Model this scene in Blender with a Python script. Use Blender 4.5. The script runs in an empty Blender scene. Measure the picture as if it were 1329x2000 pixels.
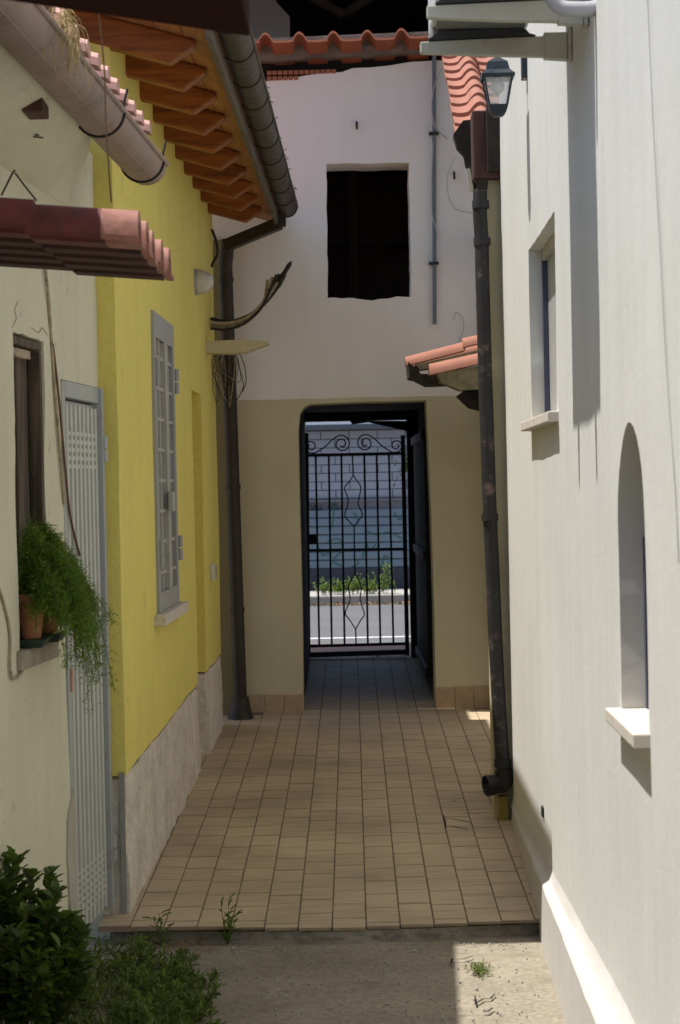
import bpy, bmesh, math, random
from mathutils import Vector, Matrix, noise
from mathutils.geometry import delaunay_2d_cdt

random.seed(11)
scene = bpy.context.scene
col = scene.collection

# ------------------------------------------------------------------ camera
FPX, CW, CH = 4255.0, 664.5, 1000.0          # focal length and centre, in pixels of a 1329 x 2000 frame
EYE = Vector((0.0, 0.0, 1.66))
PITCH, ROLL = 0.01192, 0.021
_F = Vector((0, math.cos(PITCH), -math.sin(PITCH)))
_R0 = Vector((1, 0, 0))
_U0 = Vector((0, math.sin(PITCH), math.cos(PITCH)))
_c, _s = math.cos(ROLL), math.sin(ROLL)
_R = _R0 * _c - _U0 * _s
_U = _R0 * _s + _U0 * _c
cam_d = bpy.data.cameras.new('camera')
cam = bpy.data.objects.new('camera', cam_d)
col.objects.link(cam)
cam.matrix_world = Matrix(((_R.x, _U.x, -_F.x, EYE.x), (_R.y, _U.y, -_F.y, EYE.y), (_R.z, _U.z, -_F.z, EYE.z), (0, 0, 0, 1)))
cam_d.sensor_fit = 'VERTICAL'
cam_d.sensor_height = 23.5
cam_d.lens = 23.5 * FPX / 2000.0
cam_d.clip_start = 0.05
cam_d.clip_end = 2000
cam_d.dof.use_dof = True
cam_d.dof.focus_distance = 9.8
cam_d.dof.aperture_fstop = 5.6
scene.camera = cam

# ------------------------------------------------------------------ world, sun, exposure
SUN_EL = math.radians(71.0)
world = bpy.data.worlds.new('World')
scene.world = world
world.use_nodes = True
wn = world.node_tree.nodes
sky = wn.new('ShaderNodeTexSky')
sky.sky_type = 'NISHITA'
sky.sun_disc = False
sky.sun_elevation = SUN_EL
sky.sun_rotation = math.radians(-90)
sky.air_density = 1.0
sky.dust_density = 1.5
wn['Background'].inputs['Strength'].default_value = 0.112
world.node_tree.links.new(sky.outputs[0], wn['Background'].inputs['Color'])
sun_d = bpy.data.lights.new('sun', 'SUN')
sun_d.energy = 4.6
sun_d.angle = math.radians(0.53)
sun_d.color = (1.0, 0.965, 0.91)
sun = bpy.data.objects.new('sun', sun_d)
col.objects.link(sun)
_sd = Vector((math.cos(SUN_EL), -0.016 * math.cos(SUN_EL), -math.sin(SUN_EL)))
sun.rotation_euler = _sd.to_track_quat('-Z', 'Y').to_euler()
sun.location = (-4, 8, 12)
scene.view_settings.view_transform = 'Standard'
scene.view_settings.look = 'None'
scene.view_settings.exposure = 0.50
scene.view_settings.gamma = 1.0
scene.cycles.max_bounces = 8
scene.cycles.diffuse_bounces = 6
scene.cycles.use_denoising = True

# ------------------------------------------------------------------ pixel -> point on a real surface
def ray(px, py):
    dx, dy = px - CW, py - CH
    return _R0 * (dx * _c - dy * _s) - _U0 * (dx * _s + dy * _c) + _F * FPX
def on_y(px, py, Y):
    r = ray(px, py); return EYE + r * (Y / r.y)
def on_z(px, py, z):
    r = ray(px, py); return EYE + r * ((z - EYE.z) / r.z)

class SideWall:
    """vertical surface x = a + b*y, outward normal on side sg"""
    def __init__(self, a, b, sg):
        self.a, self.b = a, b
        k = math.sqrt(1 + b * b)
        self.n = Vector((sg / k, -sg * b / k, 0))
    def pt(self, y, z, d=0.0):
        return Vector((self.a + self.b * y, y, z)) + self.n * d
    def px(self, px, py):
        r = ray(px, py)
        t = self.a / (r.x - self.b * r.y)
        p = EYE + r * t
        return p.y, p.z
class BackWall:
    def __init__(self, Y): self.Y = Y; self.n = Vector((0, -1, 0))
    def pt(self, x, z, d=0.0): return Vector((x, self.Y - d, z))
    def px(self, px, py):
        p = on_y(px, py, self.Y); return p.x, p.z
RIGHT = SideWall(0.645, 0.0145, -1)
YEL = SideWall(-0.9858, 0.0148, 1)
PLIN = SideWall(0.4879, 0.029, -1)             # face of the right house plinth
CREAM = SideWall(-1.6015, 0.079, 1)
CGUT = SideWall(-1.031, 0.04, 1)              # line of the cream house gutter
BACK = BackWall(14.57)
OUT = SideWall(0.047, 0.0668, -1)            # slanting yard wall behind the right house
STEP_Y, SLOPE = 8.19, 0.025
def floor_z(y): return SLOPE * (y - STEP_Y)

# ------------------------------------------------------------------ objects
ROOT = {}
def tag(o, label=None, cat=None, group=None, kind=None):
    if label: o['label'] = label
    if cat: o['category'] = cat
    if group: o['group'] = group
    if kind: o['kind'] = kind
    return o
def thing(name, loc, label, cat, group=None):
    o = bpy.data.objects.new(name, None)
    col.objects.link(o)
    o.location = loc
    o.empty_display_size = 0.1
    ROOT[o.name] = Vector(loc)
    return tag(o, label, cat, group)

class MB:
    def __init__(self): self.v = []; self.f = []
    def add(self, vs, fs):
        n = len(self.v); self.v += [Vector(p) for p in vs]; self.f += [tuple(i + n for i in f) for f in fs]
    def hexa(self, p):                        # 8 corners: bottom ring 0-3, top ring 4-7
        self.add(p, [(3, 2, 1, 0), (4, 5, 6, 7), (0, 1, 5, 4), (1, 2, 6, 5), (2, 3, 7, 6), (3, 0, 4, 7)])
    def box(self, x0, x1, y0, y1, z0, z1):
        self.hexa([(x0, y0, z0), (x1, y0, z0), (x1, y1, z0), (x0, y1, z0), (x0, y0, z1), (x1, y0, z1), (x1, y1, z1), (x0, y1, z1)])
    def wbox(self, W, s0, s1, z0, z1, d0, d1):
        self.hexa([W.pt(s0, z0, d0), W.pt(s0, z0, d1), W.pt(s1, z0, d1), W.pt(s1, z0, d0),
                   W.pt(s0, z1, d0), W.pt(s0, z1, d1), W.pt(s1, z1, d1), W.pt(s1, z1, d0)])
    def prism(self, poly, o, u, v, w):        # closed 2-D polygon swept by vector w
        n = len(poly); o, u, v, w = Vector(o), Vector(u), Vector(v), Vector(w)
        a = [o + u * p[0] + v * p[1] for p in poly]
        b = [p + w for p in a]
        self.add(a + b, [tuple(range(n))[::-1], tuple(range(n, 2 * n))] + [(i, (i + 1) % n, n + (i + 1) % n, n + i) for i in range(n)])
    def bar(self, p0, p1, w, h=None, up=(0, 0, 1)):
        h = h or w
        p0, p1 = Vector(p0), Vector(p1); d = (p1 - p0).normalized(); up = Vector(up)
        if abs(d.dot(up)) > 0.95: up = Vector((1, 0, 0))
        s = d.cross(up).normalized(); t = s.cross(d)
        q = [(-w / 2, -h / 2), (w / 2, -h / 2), (w / 2, h / 2), (-w / 2, h / 2)]
        self.prism(q, p0, s, t, p1 - p0)
    def tube(self, pts, r, n=8, cap=True):
        pts = [Vector(p) for p in pts]; m = len(pts)
        rr = r if isinstance(r, (list, tuple)) else [r] * m
        vs, fs = [], []
        up = None
        for i, p in enumerate(pts):
            d = (pts[min(i + 1, m - 1)] - pts[max(i - 1, 0)]).normalized()
            if up is None:
                up = Vector((0, 0, 1)) if abs(d.z) < 0.9 else Vector((1, 0, 0))
            s = d.cross(up).normalized(); t = s.cross(d).normalized(); up = t
            for k in range(n):
                a = 2 * math.pi * k / n
                vs.append(p + s * math.cos(a) * rr[i] + t * math.sin(a) * rr[i])
        for i in range(m - 1):
            for k in range(n):
                fs.append((i * n + k, i * n + (k + 1) % n, (i + 1) * n + (k + 1) % n, (i + 1) * n + k))
        if cap:
            fs.append(tuple(range(n))[::-1]); fs.append(tuple((m - 1) * n + k for k in range(n)))
        self.add(vs, fs)
    def build(self, name, mat, parent=None, smooth=False, bevel=0.0, angle=0.6, root=None):
        root_loc = Vector((0, 0, 0))
        if parent is not None: root_loc = ROOT[parent.name]
        elif root is not None: root_loc = Vector(root)
        me = bpy.data.meshes.new(name)
        me.from_pydata([v - root_loc for v in self.v], [], self.f)
        bm = bmesh.new(); bm.from_mesh(me)
        bmesh.ops.recalc_face_normals(bm, faces=bm.faces)
        if bevel > 0:
            es = [e for e in bm.edges if len(e.link_faces) == 2 and e.calc_face_angle(0) > 0.5]
            bmesh.ops.bevel(bm, geom=es, offset=bevel, segments=2, profile=0.6, affect='EDGES', clamp_overlap=True)
        bm.to_mesh(me); bm.free()
        if smooth:
            for p in me.polygons: p.use_smooth = True
            try: me.set_sharp_from_angle(angle=angle)
            except Exception: pass
        me.materials.append(mat)
        o = bpy.data.objects.new(name, me)
        col.objects.link(o)
        if parent is not None: o.parent = parent
        else: o.location = root_loc
        ROOT[o.name] = root_loc
        return o

def spline(pts, n=8):
    pts = [Vector(p) for p in pts]; out = []
    P = [pts[0]] + pts + [pts[-1]]
    for i in range(1, len(P) - 2):
        a, b, c, d = P[i - 1], P[i], P[i + 1], P[i + 2]
        for k in range(n):
            t = k / n
            out.append(0.5 * ((2 * b) + (c - a) * t + (2 * a - 5 * b + 4 * c - d) * t * t + (3 * b - a - 3 * c + d) * t ** 3))
    out.append(pts[-1]); return out

def inside(p, poly):
    x, y = p; r = False; n = len(poly)
    for i in range(n):
        x1, y1 = poly[i]; x2, y2 = poly[(i + 1) % n]
        if (y1 > y) != (y2 > y) and x < (x2 - x1) * (y - y1) / (y2 - y1) + x1: r = not r
    return r
def resample(poly, step, jit=0.0, rnd=None):
    out = []; n = len(poly)
    for i in range(n):
        a, b = Vector(poly[i]), Vector(poly[(i + 1) % n]); L = (b - a).length; k = max(1, int(L / step))
        t = (b - a) / L if L else Vector((0, 0)); nn = Vector((-t.y, t.x))
        for j in range(k):
            p = a.lerp(b, j / k)
            if jit and j: p = p + nn * (noise.noise(Vector((p.x * 7, p.y * 7, 3.1))) * jit * 1.6 + (rnd or random).uniform(-jit, jit) * 0.5)
            out.append((p.x, p.y))
    return out

def plaster_wall(name, W, outline, holes, thick, mat, parent, amp=0.004, grid=0.09, jit=0.003, freq=1.3, back=True):
    """wall of real thickness; holes = [(polygon, depth)], depth >= thick goes right through. Returns object."""
    def disp(s, z):
        return amp * (noise.noise(Vector((s * freq, z * freq, 7.3))) + 0.45 * noise.noise(Vector((s * 4.1, z * 4.1, 1.7))))
    rnd = random.Random(len(name) * 7 + 1)
    outl = resample(outline, 0.08, 0.0)
    hs = [(resample(h, 0.035, jit, rnd), d) for h, d in holes]
    m = MB()
    pts = list(outl); edges = [(i, (i + 1) % len(outl)) for i in range(len(outl))]
    for h, d in hs:
        b = len(pts); pts += h; edges += [(b + i, b + (i + 1) % len(h)) for i in range(len(h))]
    ss = [p[0] for p in outl]; zs = [p[1] for p in outl]
    s = min(ss) + grid
    while s < max(ss):
        z = min(zs) + grid
        while z < max(zs):
            q = (s + rnd.uniform(-.01, .01), z + rnd.uniform(-.01, .01))
            if inside(q, outl) and not any(inside(q, h) for h, d in hs): pts.append(q)
            z += grid
        s += grid
    V, E, F, *_ = delaunay_2d_cdt([Vector(p) for p in pts], edges, [], 0, 1e-5)
    fs = []
    for f in F:
        c = (sum(V[i][0] for i in f) / len(f), sum(V[i][1] for i in f) / len(f))
        if inside(c, outl) and not any(inside(c, h) for h, d in hs): fs.append(tuple(f))
    m.add([W.pt(v[0], v[1], disp(v[0], v[1])) for v in V], fs)
    for h, d in hs:
        n = len(h); d = min(d, thick)
        m.add([W.pt(p[0], p[1], disp(*p)) for p in h] + [W.pt(p[0], p[1], -d) for p in h],
              [(i, (i + 1) % n, n + (i + 1) % n, n + i) for i in range(n)])
    n = len(outl)
    m.add([W.pt(p[0], p[1], disp(*p)) for p in outl] + [W.pt(p[0], p[1], -thick) for p in outl],
          [(i, (i + 1) % n, n + (i + 1) % n, n + i) for i in range(n)])
    if back:
        bp = list(outl); be = [(i, (i + 1) % n) for i in range(n)]
        th = [h for h, d in hs if d >= thick]
        for h in th:
            b = len(bp); bp += h; be += [(b + i, b + (i + 1) % len(h)) for i in range(len(h))]
        V, E, F, *_ = delaunay_2d_cdt([Vector(p) for p in bp], be, [], 0, 1e-5)
        fs = []
        for f in F:
            c = (sum(V[i][0] for i in f) / len(f), sum(V[i][1] for i in f) / len(f))
            if inside(c, outl) and not any(inside(c, h) for h in th): fs.append(tuple(f))
        m.add([W.pt(v[0], v[1], -thick) for v in V], fs)
    o = m.build(name, mat, parent, smooth=True, angle=0.5)
    return o
def rect(s0, s1, z0, z1): return [(s0, z0), (s1, z0), (s1, z1), (s0, z1)]

# ------------------------------------------------------------------ materials
class NT:
    def __init__(self, name):
        self.m = bpy.data.materials.new(name); self.m.use_nodes = True
        self.t = self.m.node_tree; self.b = self.t.nodes['Principled BSDF']
    def n(self, typ, **kw):
        o = self.t.nodes.new('ShaderNode' + typ)
        for k, v in kw.items():
            if k in o.inputs: o.inputs[k].default_value = v
            else: setattr(o, k, v)
        return o
    def l(self, a, b): self.t.links.new(a, b)
    def coords(self, scale=(1, 1, 1), kind='Object', offset=None):
        tc = self.n('TexCoord'); mp = self.n('Mapping'); mp.inputs['Scale'].default_value = scale
        self.l(tc.outputs[kind], mp.inputs['Vector'])
        if offset is not None: self.l(offset, mp.inputs['Location'])
        return mp.outputs[0]
    def noise(self, scale, detail=4, rough=0.6, stretch=(1, 1, 1), offset=None):
        o = self.n('TexNoise'); o.inputs['Scale'].default_value = scale; o.inputs['Detail'].default_value = detail; o.inputs['Roughness'].default_value = rough
        self.l(self.coords(stretch, offset=offset), o.inputs['Vector']); return o.outputs['Fac']
    def ramp(self, src, stops):
        r = self.n('ValToRGB'); e = r.color_ramp.elements
        while len(e) < len(stops): e.new(0.5)
        for i, (p, c) in enumerate(stops):
            e[i].position = p; e[i].color = (c, c, c, 1) if isinstance(c, (int, float)) else (*c, 1)
        self.l(src, r.inputs[0]); return r.outputs[0]
    def mix(self, fac, a, b, mode='MIX'):
        o = self.n('Mix', data_type='RGBA', blend_type=mode)
        for s, v in ((0, fac), (6, a), (7, b)):
            if hasattr(v, 'is_output') or isinstance(v, bpy.types.NodeSocket): self.l(v, o.inputs[s])
            elif s == 0: o.inputs[0].default_value = v
            else: o.inputs[s].default_value = (*v, 1)
        return o.outputs[2]
    def bump(self, h, strength, dist=0.01, prev=None):
        b = self.n('Bump'); b.inputs['Strength'].default_value = strength; b.inputs['Distance'].default_value = dist
        self.l(h, b.inputs['Height'])
        if prev is not None: self.l(prev, b.inputs['Normal'])
        return b.outputs[0]
    def done(self, color, rough=0.85, normal=None, metal=0.0, spec=0.3):
        if isinstance(color, bpy.types.NodeSocket): self.l(color, self.b.inputs['Base Color'])
        else: self.b.inputs['Base Color'].default_value = (*color, 1)
        if isinstance(rough, bpy.types.NodeSocket): self.l(rough, self.b.inputs['Roughness'])
        else: self.b.inputs['Roughness'].default_value = rough
        self.b.inputs['Metallic'].default_value = metal
        self.b.inputs['Specular IOR Level'].default_value = spec
        if normal is not None: self.l(normal, self.b.inputs['Normal'])
        return self.m

def sc3(c, k): return tuple(min(1, x * k) for x in c)
def plaster(name, c, dark=0.86, big=1.2, streak=0.10, fine=0.10, bump=0.35, bscale=55, dirt=None, dirt_amt=0.0, dirt_scale=3.0):
    t = NT(name)
    big_n = t.noise(big, 5, 0.6)
    cc = t.mix(t.ramp(big_n, [(0.32, 0), (0.7, 1)]), sc3(c, dark), c)
    st = t.noise(9, 4, 0.65, (1, 1, 0.07))
    cc = t.mix(streak, cc, t.ramp(st, [(0.3, 0.35), (0.65, 1.0)]), 'MULTIPLY')
    fn = t.noise(bscale, 6, 0.7)
    cc = t.mix(fine, cc, t.ramp(fn, [(0.3, 0.45), (0.6, 1.0)]), 'MULTIPLY')
    if dirt:
        dn = t.noise(dirt_scale, 8, 0.72)
        cc = t.mix(t.ramp(dn, [(0.56 - dirt_amt, 0), (0.72, 1)]), cc, dirt)
    nb = t.bump(fn, bump, 0.006)
    nb = t.bump(t.noise(bscale * 0.22, 4, 0.6), bump * 0.8, 0.012, nb)
    return t.done(cc, 0.9, nb, spec=0.15)
def plain(name, c, rough=0.6, metal=0.0, var=0.8, scale=14, bump=0.12, bscale=60, spec=0.35, dirt=None, dscale=9, damt=0.02):
    t = NT(name)
    cc = t.mix(t.ramp(t.noise(scale, 5, 0.65), [(0.3, 0), (0.7, 1)]), sc3(c, var), c)
    if dirt: cc = t.mix(t.ramp(t.noise(dscale, 8, 0.75), [(0.55 - damt, 0), (0.68, 1)]), cc, dirt)
    rr = t.ramp(t.noise(scale * 2, 3), [(0.3, max(0.05, rough - 0.12)), (0.7, min(1, rough + 0.1))])
    return t.done(cc, rr, t.bump(t.noise(bscale, 5, 0.65), bump, 0.004), metal, spec)
def wood(name, c1, c2, axis='x', scale=7, rough=0.6, bump=0.25, perobj=True):
    t = NT(name)
    st = {'x': (0.09, 1, 1), 'y': (1, 0.09, 1), 'z': (1, 1, 0.09)}[axis]
    off = None
    if perobj:
        oi = t.n('ObjectInfo'); cx = t.n('CombineXYZ')
        mu = t.n('Math', operation='MULTIPLY'); mu.inputs[1].default_value = 37.0
        t.l(oi.outputs['Random'], mu.inputs[0])
        for i in range(3): t.l(mu.outputs[0], cx.inputs[i])
        off = cx.outputs[0]
    g = t.noise(scale * 4, 6, 0.65, st, off)
    cc = t.mix(t.ramp(g, [(0.3, 0), (0.68, 1)]), c1, c2)
    cc = t.mix(0.35, cc, t.ramp(t.noise(scale * 0.5, 4, 0.6, (1, 1, 1), off), [(0.3, 0.5), (0.65, 1.0)]), 'MULTIPLY')
    return t.done(cc, rough, t.bump(g, bump, 0.004), spec=0.3)
def leafmat(name, c1, c2, trans=0.35):
    t = NT(name)
    g = t.n('NewGeometry')
    cc = t.mix(g.outputs['Random Per Island'], c1, c2)
    t.done(cc, 0.45, spec=0.35)
    tr = t.n('BsdfTranslucent'); t.l(t.mix(0.5, cc, (0.20, 0.32, 0.03), 'MIX'), tr.inputs[0])
    ms = t.n('MixShader'); ms.inputs[0].default_value = trans
    out = t.t.nodes['Material Output']
    t.l(t.b.outputs[0], ms.inputs[1]); t.l(tr.outputs[0], ms.inputs[2]); t.l(ms.outputs[0], out.inputs[0])
    return t.m
def glassmat(name, c=(0.9, 0.95, 0.95), rough=0.05, alpha=0.25):
    t = NT(name)
    t.done(c, rough, spec=0.5)
    t.b.inputs['Alpha'].default_value = alpha
    return t.m

M = {}
M['white_wall'] = plaster('white_plaster', (0.70, 0.695, 0.655), 0.92, 0.9, 0.10, 0.05, 0.18, 45, dirt=(0.58, 0.555, 0.49), dirt_amt=-0.07, dirt_scale=2.2)
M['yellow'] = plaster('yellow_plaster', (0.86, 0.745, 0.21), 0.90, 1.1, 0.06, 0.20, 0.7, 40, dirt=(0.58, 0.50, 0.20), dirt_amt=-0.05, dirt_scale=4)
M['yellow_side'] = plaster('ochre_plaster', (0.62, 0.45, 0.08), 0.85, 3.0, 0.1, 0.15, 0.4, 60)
M['cream'] = plaster('cream_plaster', (0.72, 0.69, 0.53), 0.90, 1.5, 0.10, 0.08, 0.3, 50, dirt=(0.40, 0.36, 0.28), dirt_amt=-0.045, dirt_scale=13)
M['plinth'] = plaster('rough_plinth', (0.85, 0.79, 0.70), 0.76, 6.0, 0.0, 0.45, 1.6, 30, dirt=(0.36, 0.30, 0.23), dirt_amt=-0.01, dirt_scale=7)
M['white_plinth'] = plaster('white_plinth', (0.60, 0.575, 0.54), 0.9, 3.0, 0.05, 0.08, 0.2, 60, dirt=(0.55, 0.50, 0.44), dirt_amt=-0.05, dirt_scale=9)
M['yard_wall'] = plaster('yard_plaster', (0.60, 0.54, 0.36), 0.9, 2.0, 0.1, 0.1, 0.4, 50)
M['olive'] = plaster('olive_strip', (0.24, 0.20, 0.10), 0.85, 2.0, 0.1, 0.1, 0.4, 50)
def two_tone():
    t = NT('back_plaster')
    tc = t.n('TexCoord'); sp = t.n('SeparateXYZ'); t.l(tc.outputs['Object'], sp.inputs[0])
    ad = t.n('Math', operation='ADD'); t.l(sp.outputs['Z'], ad.inputs[0])
    w = t.n('Math', operation='MULTIPLY'); t.l(t.noise(3, 2), w.inputs[0]); w.inputs[1].default_value = 0.02
    t.l(w.outputs[0], ad.inputs[1])
    g = t.n('Math', operation='GREATER_THAN'); t.l(ad.outputs[0], g.inputs[0]); g.inputs[1].default_value = 2.108
    up = t.mix(t.ramp(t.noise(1.0, 4), [(0.35, 0), (0.7, 1)]), (0.81, 0.775, 0.72), (0.87, 0.84, 0.79))
    lo = t.mix(t.ramp(t.noise(1.7, 5), [(0.35, 0), (0.7, 1)]), (0.58, 0.52, 0.355), (0.66, 0.595, 0.415))
    cc = t.mix(g.outputs[0], lo, up)
    cc = t.mix(0.05, cc, t.ramp(t.noise(7, 5, 0.65, (1, 1, 0.08)), [(0.35, 0.3), (0.65, 1)]), 'MULTIPLY')
    cc = t.mix(t.ramp(t.noise(13, 8, 0.75), [(0.69, 0), (0.74, 1)]), cc, (0.42, 0.37, 0.30))
    fn = t.noise(60, 6, 0.7)
    return t.done(cc, 0.92, t.bump(fn, 0.3, 0.006), spec=0.15)
M['back'] = two_tone()
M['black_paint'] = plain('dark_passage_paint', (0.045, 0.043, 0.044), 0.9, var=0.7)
M['room_dark'] = plain('dark_room_wood', (0.13, 0.080, 0.065), 0.9, var=0.6)
M['concrete'] = plaster('old_concrete', (0.40, 0.35, 0.27), 0.66, 3.0, 0.0, 0.75, 1.2, 48, dirt=(0.17, 0.145, 0.10), dirt_amt=0.04, dirt_scale=6)
M['mortar'] = plaster('mortar_edge', (0.33, 0.30, 0.25), 0.7, 6.0, 0.0, 0.3, 0.9, 40, dirt=(0.08, 0.07, 0.045), dirt_amt=0.08, dirt_scale=12)
M['grout'] = plain('grout', (0.21, 0.15, 0.10), 0.95, var=0.7)
def tilemat():
    t = NT('striated_floor_tile')
    oi = t.n('ObjectInfo'); cx = t.n('CombineXYZ')
    mu = t.n('Math', operation='MULTIPLY'); mu.inputs[1].default_value = 61.0
    t.l(oi.outputs['Random'], mu.inputs[0])
    for i in range(3): t.l(mu.outputs[0], cx.inputs[i])
    base = t.mix(oi.outputs['Random'], (0.575, 0.45, 0.295), (0.615, 0.487, 0.325))
    s1 = t.noise(1.0, 3, 0.5, (3.5, 75, 1), cx.outputs[0])
    s2 = t.noise(1.0, 4, 0.6, (9, 190, 1), cx.outputs[0])
    cc = t.mix(0.55, base, t.ramp(s1, [(0.32, 0.45), (0.41, 0.85), (0.6, 1.0)]), 'MULTIPLY')
    cc = t.mix(0.5, cc, t.ramp(s2, [(0.3, 0.6), (0.55, 1.0)]), 'MULTIPLY')
    tc = t.n('TexCoord')
    w = t.n('TexNoise'); w.inputs['Scale'].default_value = 1.6; w.inputs['Detail'].default_value = 6
    g = t.n('NewGeometry'); t.l(g.outputs['Position'], w.inputs['Vector'])
    cc = t.mix(0.75, cc, t.ramp(w.outputs['Fac'], [(0.3, 0.55), (0.65, 1.0)]), 'MULTIPLY')
    # grime held along the short edges and a pressed groove at mid length
    sp = t.n('SeparateXYZ'); t.l(tc.outputs['Object'], sp.inputs[0])
    fr = t.n('Math', operation='PINGPONG'); t.l(sp.outputs['Y'], fr.inputs[0]); fr.inputs[1].default_value = 0.124
    ed = t.ramp(fr.outputs[0], [(0.0, 0.45), (0.005, 0.6), (0.011, 1.0)])
    cc = t.mix(0.5, cc, ed, 'MULTIPLY')
    fr2 = t.n('Math', operation='PINGPONG'); t.l(sp.outputs['Y'], fr2.inputs[0]); fr2.inputs[1].default_value = 0.062
    gr = t.ramp(fr2.outputs[0], [(0.0, 0.62), (0.003, 0.72), (0.006, 1.0)])
    cc = t.mix(t.ramp(t.noise(1.0, 2, 0.5, (6, 11, 1), cx.outputs[0]), [(0.48, 0.0), (0.66, 0.6)]), cc, t.mix(1.0, cc, gr, 'MULTIPLY'))
    return t.done(cc, 0.62, t.bump(s1, 0.25, 0.003), spec=0.3)
M['tile'] = tilemat()
M['skirt'] = plain('skirting_tile', (0.50, 0.36, 0.22), 0.6, var=0.8, scale=20)
M['rafter'] = wood('orange_rafter', (0.13, 0.036, 0.008), (0.42, 0.135, 0.028), 'x', 9, 0.5)
M['plank'] = wood('eave_plank', (0.26, 0.10, 0.035), (0.46, 0.21, 0.08), 'y', 8, 0.6)
M['fascia'] = wood('grey_fascia', (0.09, 0.07, 0.05), (0.17, 0.14, 0.11), 'y', 8, 0.8)
M['old_wood'] = wood('weathered_wood', (0.035, 0.027, 0.02), (0.17, 0.13, 0.10), 'z', 9, 0.9, 0.6)
M['maroon'] = wood('maroon_beam', (0.04, 0.018, 0.016), (0.095, 0.048, 0.042), 'z', 6, 0.8, 0.6)
M['rotten'] = plain('rotten_wood', (0.045, 0.037, 0.03), 0.95, var=0.4, scale=20, bump=0.6, bscale=30)
M['copper'] = plain('brown_gutter_metal', (0.062, 0.048, 0.036), 0.55, 0.15, var=0.6, scale=9)
M['copper_dark'] = plain('dark_gutter_seam', (0.04, 0.03, 0.024), 0.6, 0.3)
M['pvc'] = plain('taupe_gutter', (0.33, 0.235, 0.195), 0.55, var=0.8, scale=5, dirt=(0.19, 0.15, 0.11), dscale=4)
M['wire'] = plain('dark_wire', (0.03, 0.028, 0.026), 0.7)
M['wire_red'] = plain('brown_wire', (0.16, 0.08, 0.04), 0.7)
M['wire_grey'] = plain('grey_wire', (0.45, 0.45, 0.44), 0.6)
M['cable_old'] = plain('painted_cable', (0.52, 0.43, 0.30), 0.8, var=0.6, scale=30, dirt=(0.08, 0.06, 0.04), dscale=25, damt=0.03)
M['downpipe'] = plain('dark_brown_pipe', (0.055, 0.043, 0.038), 0.55, 0.2, var=0.6, scale=8, dirt=(0.16, 0.12, 0.09), dscale=30, damt=-0.06)
M['black_pipe'] = plain('black_pipe', (0.035, 0.033, 0.036), 0.65, 0.0, var=0.5, scale=9, dirt=(0.17, 0.12, 0.11), dscale=11, damt=0.0)
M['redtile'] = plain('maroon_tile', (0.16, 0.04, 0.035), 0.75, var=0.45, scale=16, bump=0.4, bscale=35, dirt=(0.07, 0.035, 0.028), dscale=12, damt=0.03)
M['shade_tile'] = plain('shaded_red_tile', (0.075, 0.030, 0.024), .8, var=.5, scale=12, dirt=(.03, .02, .015), dscale=10)  # shade under the canopy put into a darker tile colour for the rear ribs
M['tile_end'] = plain('weathered_tile_end', (0.56, 0.30, 0.225), 0.8, var=0.75, scale=22, bump=0.3, dirt=(0.40, 0.19, 0.13), dscale=14)
M['terracotta'] = plain('terracotta', (0.29, 0.10, 0.052), 0.8, var=0.75, scale=14, bump=0.2, dirt=(0.24, 0.075, 0.035), dscale=9)
M['terra_pale'] = plain('pale_terracotta', (0.36, 0.155, 0.105), 0.85, var=0.82, scale=14, bump=0.25, dirt=(0.28, 0.13, 0.09), dscale=11)
M['terra_flat'] = plain('pink_terracotta', (0.62, 0.36, 0.31), 0.8, var=0.85, scale=20)
M['pot'] = plain('terracotta_pot', (0.50, 0.21, 0.11), 0.8, var=0.75, scale=18)
M['saucer'] = plain('green_plastic', (0.03, 0.06, 0.045), 0.5, var=0.8)
M['soil'] = plain('soil', (0.05, 0.035, 0.025), 0.95)
M['door_metal'] = plain('grey_metal_paint', (0.43, 0.46, 0.47), 0.42, 0.15, var=0.9, scale=4, bump=0.05, dirt=(0.34, 0.335, 0.30), dscale=7, damt=-0.02)
M['door_rib'] = plain('pale_metal_rib', (0.60, 0.61, 0.57), 0.4, 0.1, var=0.9)
M['door_dark'] = plain('door_gap', (0.10, 0.10, 0.095), 0.6)
M['grille'] = plain('blue_grey_paint', (0.36, 0.37, 0.37), 0.5, 0.1, var=0.88, scale=8)
M['grille_bar'] = plain('pale_grey_bar', (0.48, 0.47, 0.43), 0.5, var=0.85)
M['pane_dark'] = plain('shaded_pane', (0.12, 0.135, 0.16), 0.15, var=0.9, bump=0.0, spec=0.5)
M['pane_black'] = plain('black_pane', (0.02, 0.022, 0.03), 0.1, bump=0.0, spec=0.5)
M['pane_grey'] = NT('grey_pane').done((0.44, 0.44, 0.435), 0.35, spec=0.5)
M['frame_blue'] = plain('dark_blue_frame', (0.07, 0.08, 0.13), 0.4)
M['stone'] = plain('stone_sill', (0.66, 0.60, 0.53), 0.75, var=0.85, scale=18, bump=0.25, dirt=(0.45, 0.36, 0.28), dscale=16, damt=-0.02)
M['iron'] = plain('black_iron', (0.016, 0.015, 0.016), 0.5, 0.3, var=0.7)
M['iron_lantern'] = plain('blue_black_iron', (0.030, 0.042, 0.055), 0.35, 0.3, var=0.8)
M['glass'] = glassmat('lantern_glass')
M['bulb'] = plain('frosted_bulb', (0.75, 0.74, 0.68), 0.25, bump=0.0)
M['bracket'] = plain('beige_bracket', (0.55, 0.535, 0.46), 0.5, 0.05, var=0.9, scale=6, dirt=(0.42, 0.39, 0.31), dscale=6)
M['ac'] = plain('ac_casing', (0.60, 0.60, 0.56), 0.45, var=0.93)
M['ac_under'] = plain('ac_underside', (0.20, 0.22, 0.20), 0.6, var=0.8, dirt=(0.30, 0.15, 0.09), dscale=14, damt=-0.05)
M['rubber'] = plain('dark_rubber', (0.05, 0.055, 0.058), 0.7)
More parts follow.
